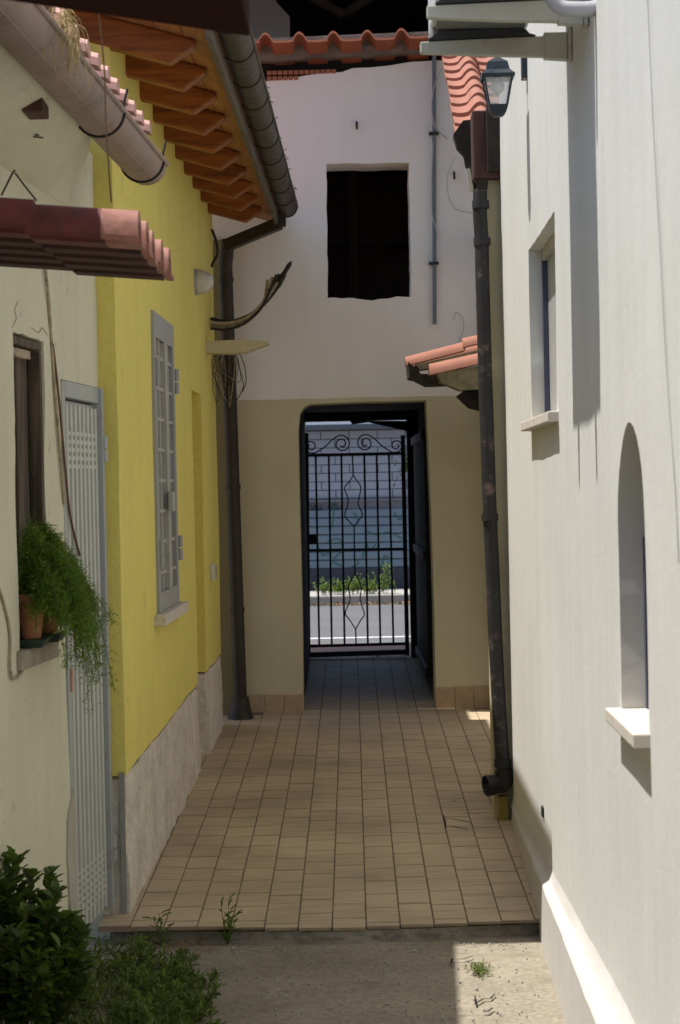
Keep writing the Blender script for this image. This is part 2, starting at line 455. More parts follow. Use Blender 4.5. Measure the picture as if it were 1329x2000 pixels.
M['insul'] = plain('pipe_cover', (0.42, 0.42, 0.45), 0.4, var=0.9)
M['conduit'] = plain('blue_grey_conduit', (0.17, 0.21, 0.24), 0.5, var=0.8, dirt=(0.26, 0.22, 0.19), dscale=9)
M['fixture'] = plain('grey_fixture', (0.40, 0.39, 0.36), 0.4, var=0.85)
M['lens'] = plain('milky_lens', (0.60, 0.58, 0.52), 0.2, var=0.9, bump=0.0)
M['ivory'] = plain('ivory_canopy', (0.60, 0.54, 0.38), 0.6, var=0.88, scale=6)
M['plastic_white'] = plain('white_plastic', (0.70, 0.68, 0.62), 0.4)
M['brick'] = plain('hollow_brick', (0.40, 0.16, 0.09), 0.9, var=0.7, bump=0.4)
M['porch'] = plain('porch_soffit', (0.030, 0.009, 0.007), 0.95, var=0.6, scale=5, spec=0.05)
M['mould'] = plaster('mortar_bed', (0.20, 0.165, 0.145), 0.6, 9.0, 0.0, 0.3, 1.0, 40)
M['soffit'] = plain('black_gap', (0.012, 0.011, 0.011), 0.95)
M['attic_wall'] = plain('pale_attic_wall', (0.30, 0.31, 0.34), 0.9, var=0.85)
M['attic_wood'] = wood('attic_wood', (0.03, 0.025, 0.024), (0.06, 0.050, 0.047), 'x', 5, 0.9)
M['rusty'] = plain('brown_vent', (0.10, 0.045, 0.035), 0.8, var=0.7)
M['straw'] = plain('dry_straw', (0.50, 0.37, 0.16), 0.8, var=0.7)
M['asphalt'] = plaster('asphalt', (0.15, 0.15, 0.155), 0.85, 1.0, 0.0, 0.2, 0.4, 60)
M['road_paint'] = plain('road_paint', (0.72, 0.72, 0.70), 0.7)
M['pave'] = plain('pink_pavement', (0.36, 0.23, 0.18), 0.9, var=0.8)
M['kerb'] = plain('pale_kerb', (0.42, 0.40, 0.36), 0.9, var=0.8)
M['block'] = plain('pale_block', (0.35, 0.37, 0.45), 0.85, var=0.93, scale=5)
M['slat'] = plain('blue_slat', (0.17, 0.235, 0.30), 0.7, var=0.9, scale=5)
M['block_joint'] = plain('block_joint', (0.19, 0.20, 0.24), 0.95)
M['base_dark'] = plain('dark_base', (0.06, 0.065, 0.085), 0.9)
M['far_roof'] = plain('grey_roof', (0.12, 0.145, 0.18), 0.8)
M['spray'] = plain('green_spray', (0.035, 0.16, 0.13), 0.8)
M['spray_dark'] = plain('dark_spray', (0.03, 0.04, 0.06), 0.8)
M['leaf_shrub'] = leafmat('shrub_leaf', (0.025, 0.055, 0.012), (0.12, 0.19, 0.03), 0.3)
M['leaf_herb'] = leafmat('herb_leaf', (0.04, 0.085, 0.016), (0.20, 0.26, 0.06), 0.35)
M['leaf_fern'] = leafmat('fern_leaf', (0.06, 0.13, 0.014), (0.22, 0.34, 0.04), 0.45)
M['leaf_weed'] = leafmat('weed_leaf', (0.06, 0.12, 0.02), (0.15, 0.22, 0.05), 0.35)
M['leaf_street'] = leafmat('street_leaf', (0.10, 0.17, 0.03), (0.24, 0.30, 0.07), 0.4)
M['dead_leaf'] = leafmat('dead_leaf', (0.16, 0.07, 0.03), (0.34, 0.20, 0.08), 0.1)
M['moss'] = leafmat('moss_leaf', (0.10, 0.13, 0.03), (0.24, 0.28, 0.08), 0.3)
M['stem'] = plain('green_stem', (0.06, 0.085, 0.025), 0.7)
M['twig'] = plain('brown_twig', (0.08, 0.055, 0.035), 0.9)

# ================================================================== the setting
def grid_sheet(name, x0, x1, y0, y1, nx, ny, zf, mat, kind='structure'):
    vs = [(x0 + (x1 - x0) * i / nx, y0 + (y1 - y0) * j / ny) for j in range(ny + 1) for i in range(nx + 1)]
    m = MB()
    m.add([(x, y, zf(x, y)) for x, y in vs], [(j * (nx + 1) + i, j * (nx + 1) + i + 1, (j + 1) * (nx + 1) + i + 1, (j + 1) * (nx + 1) + i) for j in range(ny) for i in range(nx)])
    o = m.build(name, mat, smooth=True)
    return tag(o, kind=kind)
GZ = -0.06
grid_sheet('ground', -300, 300, -200, 400, 4, 4, lambda x, y: -0.16, M['concrete'])
yard = grid_sheet('concrete_yard', -2.6, 1.2, 1.0, 8.32, 60, 110,
    lambda x, y: GZ + 0.012 * noise.noise(Vector((x * 1.4, y * 1.4, 0))) + 0.005 * noise.noise(Vector((x * 6, y * 6, 4))), M['concrete'])
def edge_y(x):
    return 8.17 + 0.10 * max(0, -(x + 0.05)) ** 1.0 * 1.35 if x < -0.05 else 8.17 + 0.095 * (x + 0.05)

# tiled floor: screed sheet, single tiles on it, joined tiles where they get tiny
def screed_z(x, y): return floor_z(y) - 0.0035
floor = grid_sheet('tiled_floor', -0.95, 1.25, 8.2, 17.98, 2, 20, screed_z, M['grout'])
ROOT[floor.name] = Vector((0, 0, 0))
TW, TA = 0.1284, 0.00567
X0 = -0.0626
def tile_mesh(w, L, name):
    bm = bmesh.new()
    bmesh.ops.create_cube(bm, size=1)
    for v in bm.verts:
        v.co.x = (v.co.x) * w; v.co.y = (v.co.y + 0.5) * L; v.co.z = (v.co.z - 0.5) * 0.012
    es = [e for e in bm.edges if all(v.co.z > -0.001 for v in e.verts)]
    bmesh.ops.bevel(bm, geom=es, offset=0.0016, segments=1, affect='EDGES')
    me = bpy.data.meshes.new(name); bm.to_mesh(me); bm.free(); me.materials.append(M['tile']); return me
LT, JT = 0.248, 0.0050
TWI = TW - 0.0055
shared = tile_mesh(TWI, LT, 'tile')
rt = random.Random(5)
rest = MB()
n_single = 0
cells = []
for k in range(-7, 10):
    xl = X0 + k * TW
    ye = edge_y(xl + TW / 2)
    y = ye - rt.uniform(0.0, 0.2)
    while y < 17.9:
        y0, y1 = max(y, ye), min(y + LT, 17.93)
        y += LT + JT
        if y1 - y0 < 0.02: continue
        yc = (y0 + y1) / 2
        xc = xl + TW / 2 + TA * (yc - STEP_Y)
        if xc < -0.93: continue
        if yc < 10.42 and xc > 0.80: continue
        if 10.42 < yc < 14.6 and xc > OUT.a + OUT.b * yc + 0.05: continue
        if yc > 14.7 and (xc < -0.36 or xc > 0.72): continue
        if 14.5 < yc <= 14.7 and (xc < -0.36 or xc > 0.72): continue
        cells.append((yc, xl + TW / 2 + TA * (y0 - STEP_Y), y0, y1))
cells.sort()
for yc, x, y0, y1 in cells:
    L = y1 - y0
    z = floor_z(y0) + rt.uniform(-0.0009, 0.0009)
    if n_single < 300:
        me = shared if abs(L - LT) < 0.001 else tile_mesh(TWI, L, 'tile')
        o = bpy.data.objects.new('tile', me); col.objects.link(o)
        o.parent = floor
        o.location = (x, y0, z)
        o.rotation_euler = (math.atan(SLOPE) + rt.uniform(-.002, .002), rt.uniform(-.006, .006), -TA + rt.uniform(-.004, .004))
        n_single += 1
    else:
        a, b = x - TWI / 2, x + TWI / 2
        rest.hexa([(a, y0, z - .012), (b, y0, z - .012), (b, y1, floor_z(y1) - .012), (a, y1, floor_z(y1) - .012),
                   (a, y0, z), (b, y0, z), (b, y1, floor_z(y1)), (a, y1, floor_z(y1))])
o = rest.build('far_tiles', M['tile'], floor); o['kind'] = 'stuff'
# cracks in two tiles by the black pipe and in the yard concrete
def crack(name, pts, w, parent, zoff):
    m = MB(); pts = [Vector(p) for p in pts]
    for i in range(len(pts) - 1):
        a, b = pts[i], pts[i + 1]; d = (b - a).normalized(); s = Vector((-d.y, d.x, 0))
        wa = w * (0.3 + 0.9 * math.sin(math.pi * (i + .2) / len(pts))); wb = w * (0.3 + 0.9 * math.sin(math.pi * (i + 1.2) / len(pts)))
        m.add([a - s * wa, a + s * wa, b + s * wb, b - s * wb], [(0, 1, 2, 3)])
    return m.build(name, M['soffit'], parent)
def on_floor(px, py, dz=0.0015):
    p = on_z(px, py, 0.05)
    for _ in range(6): p = on_z(px, py, floor_z(p.y) + dz)
    return p
for seg in ([(893, 1590), (915, 1588), (940, 1588), (960, 1586)], [(868, 1597), (890, 1600), (921, 1606)], [(868, 1612), (890, 1615), (915, 1619)], [(866, 1590), (870, 1604), (871, 1618)], [(880, 1563), (892, 1566)], [(345, 1605), (358, 1606)]):
    crack('crack', [on_floor(a, b) for a, b in seg], 0.0035, floor, 0)
ROOT[yard.name] = Vector((0, 0, 0))
for seg in ([(925, 1952), (932, 1958), (945, 1950), (958, 1950), (967, 1941)], [(942, 1974), (952, 1976), (963, 1968)], [(928, 1944), (930, 1962)], [(886, 1873), (905, 1873), (924, 1867)], [(880, 1884), (884, 1872)]):
    crack('crack', [on_z(a, b, GZ + 0.011) for a, b in seg], 0.0035, yard, 0)

# rough step under the tile edge
m = MB(); nx = 120; prof = [(0.02, -0.013), (0.004, -0.016), (0.0, -0.030), (-0.004, -0.033), (-0.006, -0.050), (-0.022, -0.072), (0.05, -0.10)]
vs = []
for i in range(nx + 1):
    x = -0.9 + 1.66 * i / nx
    for j, (dy, z) in enumerate(prof):
        q = 0.010 if j in (3, 4, 5) else 0.002
        vs.append((x, edge_y(x) + dy + q * noise.noise(Vector((x * 14, j * 2.3, 1))) , z + 0.3 * q * noise.noise(Vector((x * 19, j * 3.1, 5)))))
k = len(prof)
m.add(vs, [(i * k + j, i * k + j + 1, (i + 1) * k + j + 1, (i + 1) * k + j) for i in range(nx) for j in range(k - 1)])
tag(m.build('step', M['mortar'], smooth=True), kind='structure')

# ------------------------------------------------------------------ street seen through the gate
tag((lambda m: (m.box(-6, 6, 17.98, 19.7, -0.1, 0.235), m.build('pavement', M['pave']))[1])(MB()), kind='structure')
street = grid_sheet('street', -40, 40, 19.7, 28.4, 8, 6, lambda x, y: 0.11, M['asphalt'])
ROOT[street.name] = Vector((0, 0, 0))
m = MB(); m.box(-40, 40, 22.1, 22.24, 0.108, 0.1145); m.build('painted_line', M['road_paint'], street)
m = MB(); m.box(-40, 40, 28.4, 30.0, -0.1, 0.235); tag(m.build('kerb', M['kerb'], bevel=0.02), kind='structure')

FY = 30.0
far = thing('street_building', (0, FY, 0.2), 'low pale block building with blue slatted lower wall across the street', 'building')
m = MB(); m.box(-6, 6, FY + 0.02, FY + 5, 0.1, 2.44); m.build('wall', M['block_joint'], far)
FB = BackWall(FY)
bh = 0.1165
zs = FB.px(690, 975)[1]
zt = FB.px(690, 1108)[1]
blk = 0.39
for r in range(8):
    z0 = zs + 0.02 + r * bh
    if z0 > 2.40: break
    z1 = min(z0 + bh - 0.012, 2.42)
    for c in range(-4, 6):
        xa = c * blk + (blk / 2 if r % 2 else 0) - 0.05
        if xa + blk < -0.75 or xa > 1.15: continue
        m = MB(); m.box(xa + 0.006, xa + blk - 0.006, FY - 0.012, FY + 0.03, z0, z1)
        m.build('block', M['block'], far)
r = 0
while zt + (r + 1) * bh < zs - 0.01:
    m = MB(); m.box(-6, 6, FY - 0.008, FY + 0.03, zt + r * bh, zt + (r + 1) * bh - 0.022); m.build('slat', M['slat'], far); r += 1
m = MB(); m.box(-6, 6, FY - 0.05, FY + 0.03, zs - 0.03, zs + 0.005); m.build('ledge', M['block_joint'], far)
m = MB(); m.box(-6, 6, FY - 0.03, FY + 0.03, 0.2, zt - 0.01); m.build('base', M['base_dark'], far)
m = MB(); m.prism([(0, 0), (-0.35, 0.0), (-0.35, 0.06), (5.5, 1.6), (5.5, 1.5)], (-6, FY, 2.44), (0, 1, 0), (0, 0, 1), (12, 0, 0)); m.build('roof', M['far_roof'], far)
# sprayed scrawls on the slats
def scrawl(mat, paths, w):
    for pth in paths:
        m = MB(); m.tube(spline([on_y(a, b, FY - 0.012) for a, b in pth], 5), w, 5); m.build('graffiti', mat, far)
scrawl(M['spray'], [[(655, 980), (652, 1000), (650, 1022), (645, 1035)], [(640, 1060), (662, 1052), (668, 1075), (650, 1095), (668, 1105)],
    [(690, 1000), (700, 1018), (692, 1030)], [(708, 1090), (716, 1060), (722, 1075), (735, 1062)], [(745, 1108), (752, 1085), (765, 1098), (748, 1100)],
    [(690, 1085), (700, 1100), (686, 1108)], [(715, 1035), (735, 1045), (760, 1040), (785, 1052)], [(770, 1002), (780, 1015), (786, 1008)], [(620, 1062), (632, 1085), (650, 1070)]], 0.007)
scrawl(M['spray_dark'], [[(599, 992), (606, 985), (611, 997), (618, 986), (624, 997), (630, 987)], [(640, 988), (647, 996), (653, 985), (661, 995), (667, 988)], [(600, 996), (632, 995)]], 0.007)

# ================================================================== yellow house
yh = thing('yellow_house', YEL.pt(11, 0), 'yellow plastered house with orange timber eaves along the alley left side', 'house')
def ptop(y): return 0.547 + (y - 8.5) * 0.0117 + 0.012 * noise.noise(Vector((y * 2.3, 0.5, 0)))
NY0, NY1 = 12.07, 12.69
bot = [(y, ptop(y)) for y in [8.5 + 0.21 * i for i in range(17)]] + [(NY0, ptop(NY0)), (NY0, 2.21), (NY1, 2.21), (NY1, ptop(NY1))] + [(y, ptop(y)) for y in (12.95, 13.3, 13.6, 13.95)]
bot = [p for p in bot if not (NY0 - 0.09 < p[0] < NY0)]
wy0, wz1 = YEL.px(294, 606); wy1, wz1b = YEL.px(333, 640)
wz0 = YEL.px(310, 1196)[1]
plaster_wall('wall', YEL, bot + [(13.95, 3.60), (8.5, 3.60)], [(rect(wy0 + .02, wy1 - .02, wz0, wz1 - 0.03), 0.11)], 0.26, M['yellow'], yh, amp=0.005, jit=0.0)
for y0, y1 in ((8.503, NY0), (NY1, 13.94)):
    k = max(3, int((y1 - y0) / 0.03)); m = MB()
    vs = []
    rows = 18
    for i in range(k + 1):
        y = y0 + (y1 - y0) * i / k
        for j in range(rows):
            z = floor_z(y) - 0.05 + (ptop(y) - floor_z(y) + 0.035) * j / (rows - 1)
            vs.append(YEL.pt(y, z, -0.006 + 0.012 * noise.noise(Vector((y * 4, z * 5, 2))) + 0.006 * noise.noise(Vector((y * 17, z * 17, 9))) + 0.016 * (1 - j / (rows - 1))))
    n = len(vs)
    fs = [(i * rows + j, (i + 1) * rows + j, (i + 1) * rows + j + 1, i * rows + j + 1) for i in range(k) for j in range(rows - 1)]
    vs += [v - YEL.n * 0.24 for v in vs]
    fs += [(n + a, n + b, n + c, n + d) for a, b, c, d in fs[:]]
    ring = [j for j in range(rows)]; ring2 = [k * rows + j for j in range(rows)]
    for R in (ring, ring2): fs += [(R[j], R[j + 1], n + R[j + 1], n + R[j]) for j in range(rows - 1)]
    fs += [(i * rows + rows - 1, (i + 1) * rows + rows - 1, n + (i + 1) * rows + rows - 1, n + i * rows + rows - 1) for i in range(k)]
    m.add(vs, fs); m.build('plinth', M['plinth'], yh, smooth=True, angle=0.8)
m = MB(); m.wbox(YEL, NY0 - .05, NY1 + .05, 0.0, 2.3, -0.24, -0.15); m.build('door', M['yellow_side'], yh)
m = MB(); m.wbox(YEL, NY0 + .002, NY1 - .002, 0.05, 0.62, -0.16, -0.07); m.build('door_step', M['plinth'], yh)
m = MB(); m.wbox(YEL, 8.488, 8.499, -0.02, 0.56, -0.024, -0.004); m.build('cement_strip', plain('cement_strip', (0.33, 0.33, 0.31), 0.9), yh)
# window: steel frame, two barred leaves, hinges, sill
m = MB(); m.wbox(YEL, wy0, wy1, wz0 + .0, wz1 - 0.02, -0.10, -0.075); win = m.build('window', M['pane_dark'], yh)
FT = 0.016
W_ = wy1 - wy0; H_ = wz1 - wz0
def ybox(name, s0, s1, z0, z1, d0, d1, mat, par=win, bevel=0.003):
    m = MB(); m.wbox(YEL, s0, s1, z0, z1, d0, d1); return m.build(name, mat, par, bevel=bevel)
ybox('frame', wy0 - .01, wy0 + .075, wz0, wz1, -0.03, FT, M['grille'])
ybox('frame', wy1 - .075, wy1 + .01, wz0, wz1, -0.03, FT, M['grille'])
ybox('frame', wy0 + .0755, wy1 - .0755, wz1 - .115, wz1, -0.03, FT, M['grille'])
ybox('frame', wy0 + .0755, wy1 - .0755, wz0, wz0 + .09, -0.03, FT, M['grille'])
mid = (wy0 + wy1) / 2
ybox('stile', mid - .035, mid + .035, wz0 + .0905, wz1 - .1155, -0.025, FT + .006, M['grille_bar'])
for f in (0.275, 0.725):
    y = wy0 + W_ * f; ybox('bar', y - .011, y + .011, wz0 + .0905, wz1 - .1155, -0.012, 0.010, M['grille_bar'])
for i in range(8):
    z = wz0 + 0.09 + (H_ - 0.205) * (i + 0.6) / 8.2
    for a, b in ((wy0 + .0755, mid - .0355), (mid + .0355, wy1 - .0755)):
        ybox('crossbar', a, b, z - .008, z + .008, -0.012, 0.008, M['grille_bar'])
ybox('lock_plate', mid - .075, mid + .045, wz0 + H_ * 0.335, wz0 + H_ * 0.40, FT + .007, FT + .03, M['grille_bar'])
for zf in (0.80, 0.195):
    z = wz0 + H_ * zf
    for y in (wy1 + .035, wy0 + .035):
        m = MB()
        q = YEL.pt(y, z, 0.022); m.tube([q - Vector((0, 0, .062)), q - Vector((0, 0, .003))], 0.014, 10); m.tube([q + Vector((0, 0, .003)), q + Vector((0, 0, .062))], 0.014, 10)
        m.wbox(YEL, y - .03, y + .03, z - .055, z + .055, 0.0, 0.012)
        m.build('hinge', M['grille'], win, smooth=True)
m = MB(); m.wbox(YEL, wy0 - .13, wy1 + .10, wz0 - .052, wz0 - .002, -0.08, 0.052); m.build('window_sill', M['stone'], yh, bevel=0.005)

# eaves: rafters, planks, fascia, half-round gutter with seams, downpipe
RS = math.tan(math.radians(16))
RY0, RP = 8.5, 0.567
for i in range(10):
    y = RY0 + 0.03 + RP * i
    o_ = YEL.pt(y, 3.385, -0.2)
    prof = [(0, 0.2 * RS), (0.2 + 0.235, -0.235 * RS), (0.2 + 0.335, -0.235 * RS + 0.066), (0.2 + 0.335, 0.118 - 0.335 * RS), (0, 0.118 + 0.2 * RS)]
    m = MB(); m.prism(prof, o_ - Vector((0, 0.045, 0)), YEL.n, (0, 0, 1), (0.0, 0.09, 0)); m.build('rafter', M['rafter'], yh, bevel=0.014)
for j in range(5):
    a, b = -0.14 + j * 0.108, -0.14 + (j + 1) * 0.108 - 0.003
    m = MB()
    y0, y1 = 8.12, 14.2
    def pp(y, d, dz): return YEL.pt(y, 3.385 + 0.119 - d * RS + dz, d)
    m.hexa([pp(y0, a, 0), pp(y0, b, 0), pp(y1, b, 0), pp(y1, a, 0), pp(y0, a, .022), pp(y0, b, .022), pp(y1, b, .022), pp(y1, a, .022)])
    m.build('eave_plank', M['plank'], yh)
def edge_z(d): return 3.385 + 0.119 - d * RS
m = MB(); m.wbox(YEL, 8.12, 14.2, edge_z(0.40) - 0.055, edge_z(0.40) + 0.035, 0.402, 0.424); m.build('fascia', M['fascia'], yh, bevel=0.002)
m = MB()
vs = [YEL.pt(y, edge_z(d) + dz, d) for dz in (0.03, 0.10) for y in (8.14, 14.56) for d in (-2.8, 0.44)]
m.add(vs, [(0, 1, 3, 2), (4, 5, 7, 6), (0, 1, 5, 4), (2, 3, 7, 6), (0, 2, 6, 4), (1, 3, 7, 5)]); m.build('roof', M['terracotta'], yh)

def half_gutter(c0, c1, r, side, th=0.005, bead=0.009, n=16, a0=0, a1=180):
    """open half-round trough from c0 to c1; side = outward direction"""
    m = MB(); side = Vector(side); up = Vector((0, 0, 1))
    out = [(math.cos(math.radians(a0 + (a1 - a0) * i / n)) * r, -math.sin(math.radians(a0 + (a1 - a0) * i / n)) * r) for i in range(n + 1)]
    inn = [(x * (r - th) / r, y * (r - th) / r) for x, y in out][::-1]
    m.prism(out + inn, c0, side, up, Vector(c1) - Vector(c0))
    m.tube([Vector(c0) + side * r, Vector(c1) + side * r], bead, 8)
    return m
GR = 0.066
gc = lambda y: YEL.pt(y, 3.455, 0.425 + GR - 0.012)
gut = half_gutter(gc(8.12), gc(13.98), GR, YEL.n).build('gutter', M['copper'], yh, smooth=True, angle=0.9)
y = 8.3
while y < 13.98:
    m = MB(); seg = [gc(y) + YEL.n * math.cos(a) * (GR + .003) - Vector((0, 0, math.sin(a) * (GR + .003))) for a in [math.pi * i / 14 for i in range(15)]]
    m.tube(seg, 0.0036, 6); m.build('seam', M['copper'], gut, smooth=True); y += 0.567
m = MB(); c = gc(13.98); 
m.add([c] + [c + YEL.n * math.cos(a) * GR - Vector((0, 0, math.sin(a) * GR)) for a in [math.pi * i / 14 for i in range(15)]] + [c + Vector((0, .006, 0))] + [c + Vector((0, .006, 0)) + YEL.n * math.cos(a) * GR - Vector((0, 0, math.sin(a) * GR)) for a in [math.pi * i / 14 for i in range(15)]],
      [(0, i, i + 1) for i in range(1, 15)] + [(16, i + 1, i) for i in range(17, 31)])
m.build('end_cap', M['copper'], gut)
rt2 = random.Random(3); m = MB()
for i in range(26):
    y = rt2.uniform(8.6, 13.9); p = gc(y) + YEL.n * GR
    q = p + Vector((rt2.uniform(.005, .02), rt2.uniform(-.02, .02), rt2.uniform(.0, .02))); m.tube([p, q, q + Vector((.004, 0, -.008))], 0.002, 4)
m.build('debris', M['twig'], gut)
DY = 13.9
p1 = on_y(549, 392, DY); p2 = on_y(547, 436, DY); p3 = on_y(446, 478, DY + .1); p4 = on_y(441, 520, DY + .15); p5 = on_y(470, 1376, 14.25)
m = MB(); m.bar(p1, p2 + Vector((0, 0, -.02)), 0.075, 0.075); m.bar(p2, p3 + Vector((-.02, 0, -.008)), 0.075, 0.075)
dp = m.build('elbow_pipe', M['downpipe'], yh, bevel=0.006)
m = MB(); pth = [p3 + Vector((0, 0, .03)), p4] + [p4.lerp(p5, i / 8) for i in range(1, 9)]
m.tube(pth, 0.044, 16); dp2 = m.build('downpipe', M['downpipe'], yh, smooth=True)
for f in (0.03, 0.50, 0.78):
    c = p4.lerp(p5, f); m = MB(); m.tube([c - Vector((0, 0, .015)), c + Vector((0, 0, .015))], 0.050, 16); m.build('collar', M['downpipe'], dp2, smooth=True)
m = MB(); fz = floor_z(14.25)
m.tube([(p5.x, p5.y, p5.z + .05), (p5.x, p5.y, p5.z), (p5.x, p5.y, fz + .03), (p5.x, p5.y, fz - .005)], [0.055, 0.062, 0.078, 0.088], 16); m.build('pipe_shoe', M['downpipe'], dp2, smooth=True)

# ================================================================== cream house
ch = thing('cream_house', CREAM.pt(7.2, 0), 'old cream plastered house with ribbed metal door and taupe gutter at left', 'house')
dy0, dy1, dz1 = 7.77, 8.488, CREAM.px(125, 742)[1]
ow = rect(7.03, 7.50, 1.15, CREAM.px(36, 652)[1])
plaster_wall('wall', CREAM, [(-3.0, -0.12), (dy0, -0.12), (dy0, dz1), (dy1, dz1), (dy1, -0.12), (8.499, -0.12), (8.499, 2.97), (-3.0, 2.97)],
             [(ow, 0.07)], 0.2, M['cream'], ch, amp=0.009, jit=0.006, freq=1.8)  # stretch behind the camera is unseen, lengthened to narrow the sky light
DZ0 = 0.035
def cb(name, s0, s1, z0, z1, d0, d1, mat, par, bevel=0.0):
    m = MB(); m.wbox(CREAM, s0, s1, z0, z1, d0, d1); return m.build(name, mat, par, bevel=bevel)
door = cb('door', dy0 + .002, dy1 - .002, DZ0, dz1 - .002, -0.06, -0.03, M['door_dark'], ch)
cb('frame', dy0 + .003, dy0 + .055, DZ0, dz1 - .003, -0.0295, 0.006, M['door_metal'], door, .003)
cb('frame', dy1 - .045, dy1 - .003, DZ0, dz1 - .003, -0.0295, 0.022, M['door_metal'], door, .003)
cb('frame', dy0 + .0555, dy1 - .0455, dz1 - .062, dz1 - .003, -0.0295, 0.008, M['door_metal'], door, .003)
a, b = dy0 + .0555, dy1 - .0455
cb('panel', a, b, DZ0, dz1 - .072, -0.0295, -0.014, M['door_metal'], door)
NR = 8
for i in range(NR):
    y = a + (b - a) * (i + 0.5) / NR
    cb('rib', y - .014, y + .014, DZ0 + .02, dz1 - .085, -0.0138, 0.005, M['door_rib'], door, .003)
for zc, rows, hh in ((CREAM.px(170, 880)[1], 5, 0.030), (CREAM.px(195, 1710)[1], 7, 0.026)):
    for i in range(NR - 1):
        y = a + (b - a) * (i + 1.0) / NR
        for r in range(rows):
            z = zc + (r - (rows - 1) / 2) * hh
            cb('louvre', y - .0155, y + .0155, z - hh * .30, z + hh * .18, -0.0138, 0.003, M['door_rib'], door)
hz = CREAM.px(175, 1280)[1]
m = MB(); q = CREAM.pt(dy0 + .16, hz, 0.01); m.tube([q - CREAM.n * .02, q + CREAM.n * .04, q + CREAM.n * .04 + Vector((0, .10, 0))], 0.008, 8); m.build('handle', M['door_rib'], door, smooth=True)
cb('lock_plate', dy0 + .03, dy0 + .06, hz - .1, hz - .02, 0.0065, 0.012, M['tile_end'], door)
for z in (CREAM.px(205, 878)[1], CREAM.px(228, 1640)[1]):
    q = CREAM.pt(dy1 - .02, z, 0.024); m = MB(); m.tube([q - Vector((0, 0, .05)), q - Vector((0, 0, .003))], .012, 10); m.tube([q + Vector((0, 0, .003)), q + Vector((0, 0, .05))], .012, 10)
    m.build('hinge', M['door_metal'], door, smooth=True)
# repair patch of grey cement round the door
def patch(pts, mat, th):
    m = MB(); q = resample([CREAM.px(*p) for p in pts], .03, .008); n = len(q)
    m.add([CREAM.pt(s, z, -.01) for s, z in q] + [CREAM.pt(s, z, th) for s, z in q], [tuple(range(n)), tuple(range(n, 2 * n))] + [(i, (i + 1) % n, n + (i + 1) % n, n + i) for i in range(n)])
    m.build('cement_patch', mat, ch)
cem = plaster('cement_patch_grey', (0.50, 0.48, 0.40), .85, 5, 0, .15, .5)
patch(((146, 1850), (140, 1560), (137, 1540), (128, 1600), (126, 1680), (133, 1780), (136, 1860)), cem, .013)
for pts in ([(22, 640), (30, 622), (27, 605), (34, 588)], [(60, 640), (74, 650), (80, 640), (92, 655)]):
    m = MB(); m.tube(spline([CREAM.pt(*CREAM.px(*p), .004) for p in pts], 4), .0014, 4); m.build('plaster_crack', M['cable_old'], ch)
# old boarded window
owz1 = ow[2][1]
wb = cb('window', 7.0, 7.55, 1.1, owz1 + .05, -0.12, -0.0705, M['old_wood'], ch)
for i in range(4):
    y = 7.04 + i * .115
    cb('board', y, y + .108, 1.14, owz1 - .03, -0.0700, -0.044 - .008 * (i % 2), M['old_wood'], wb, .003)
cb('lintel', 7.045, 7.49, owz1 - .035, owz1 - .006, -0.043, -0.004, M['old_wood'], wb, .004)
cb('jamb', 7.468, 7.499, 1.16, owz1 - .04, -0.043, -0.006, M['old_wood'], wb, .003)
cb('lintel', 7.05, 7.38, owz1 - .07, owz1 - .04, -0.043, -0.018, M['cable_old'], wb, .004)
m = MB(); m.wbox(CREAM, 6.98, 7.56, 1.085, 1.152, -0.15, 0.022); m.build('window_sill', plaster('broken_sill', (0.45, 0.40, 0.32), .7, 9, 0, .25, .9), ch, bevel=.014)
# roof, projecting tiles and gutter
CGR = 0.078
def cg(y): return CGUT.pt(y, 2.885, 0.0)
cgut = half_gutter(cg(-3.0), cg(8.22), CGR, CGUT.n, 0.006, 0.010, 18, -6, 186).build('gutter', M['pvc'], ch, smooth=True, angle=0.9)
for y in (7.05, 8.10):
    m = MB(); rr = CGR + .004
    seg = [cg(y) + CREAM.n * math.cos(a) * rr - Vector((0, 0, math.sin(a) * rr)) for a in [math.radians(-15 + 200 * i / 18) for i in range(19)]]
    m.tube([seg[0] + Vector((.012, .01, .05))] + seg, 0.0045, 6); m.build('wire_strap', M['wire'], cgut, smooth=True)
m = MB(); m.tube([cg(-3.0) + CREAM.n * .035 - Vector((0, 0, CGR * .89)), cg(8.2) + CREAM.n * .035 - Vector((0, 0, CGR * .89))], .0025, 5); m.build('seam', M['pvc'], cgut)
CS = math.tan(math.radians(15))
m = MB()
def cr(y, d, dz): return CGUT.pt(y, 2.955 - (d - .25) * CS * 1.0 + dz, d - .25)
m.hexa([cr(-3, -2.6, 0), cr(-3, .22, 0), cr(8.36, .22, 0), cr(8.36, -2.6, 0), cr(-3, -2.6, .03), cr(-3, .22, .03), cr(8.36, .22, .03), cr(8.36, -2.6, .03)])
m.build('roof', M['rotten'], ch)
for i in range(17):
    y = 8.05 - i * 0.209
    m = MB()
    n = 8; R1 = .050
    arc = [(math.cos(math.pi * k / n) * R1, math.sin(math.pi * k / n) ** .6 * R1 * .9) for k in range(n + 1)]
    ax = (cr(y, -.3, .032) - cr(y, .29, .03))
    m.prism(arc, cr(y, .29, .03), (0, 1, 0), (0, 0, 1), ax); m.build('roof_tile', M['terra_flat'], ch)
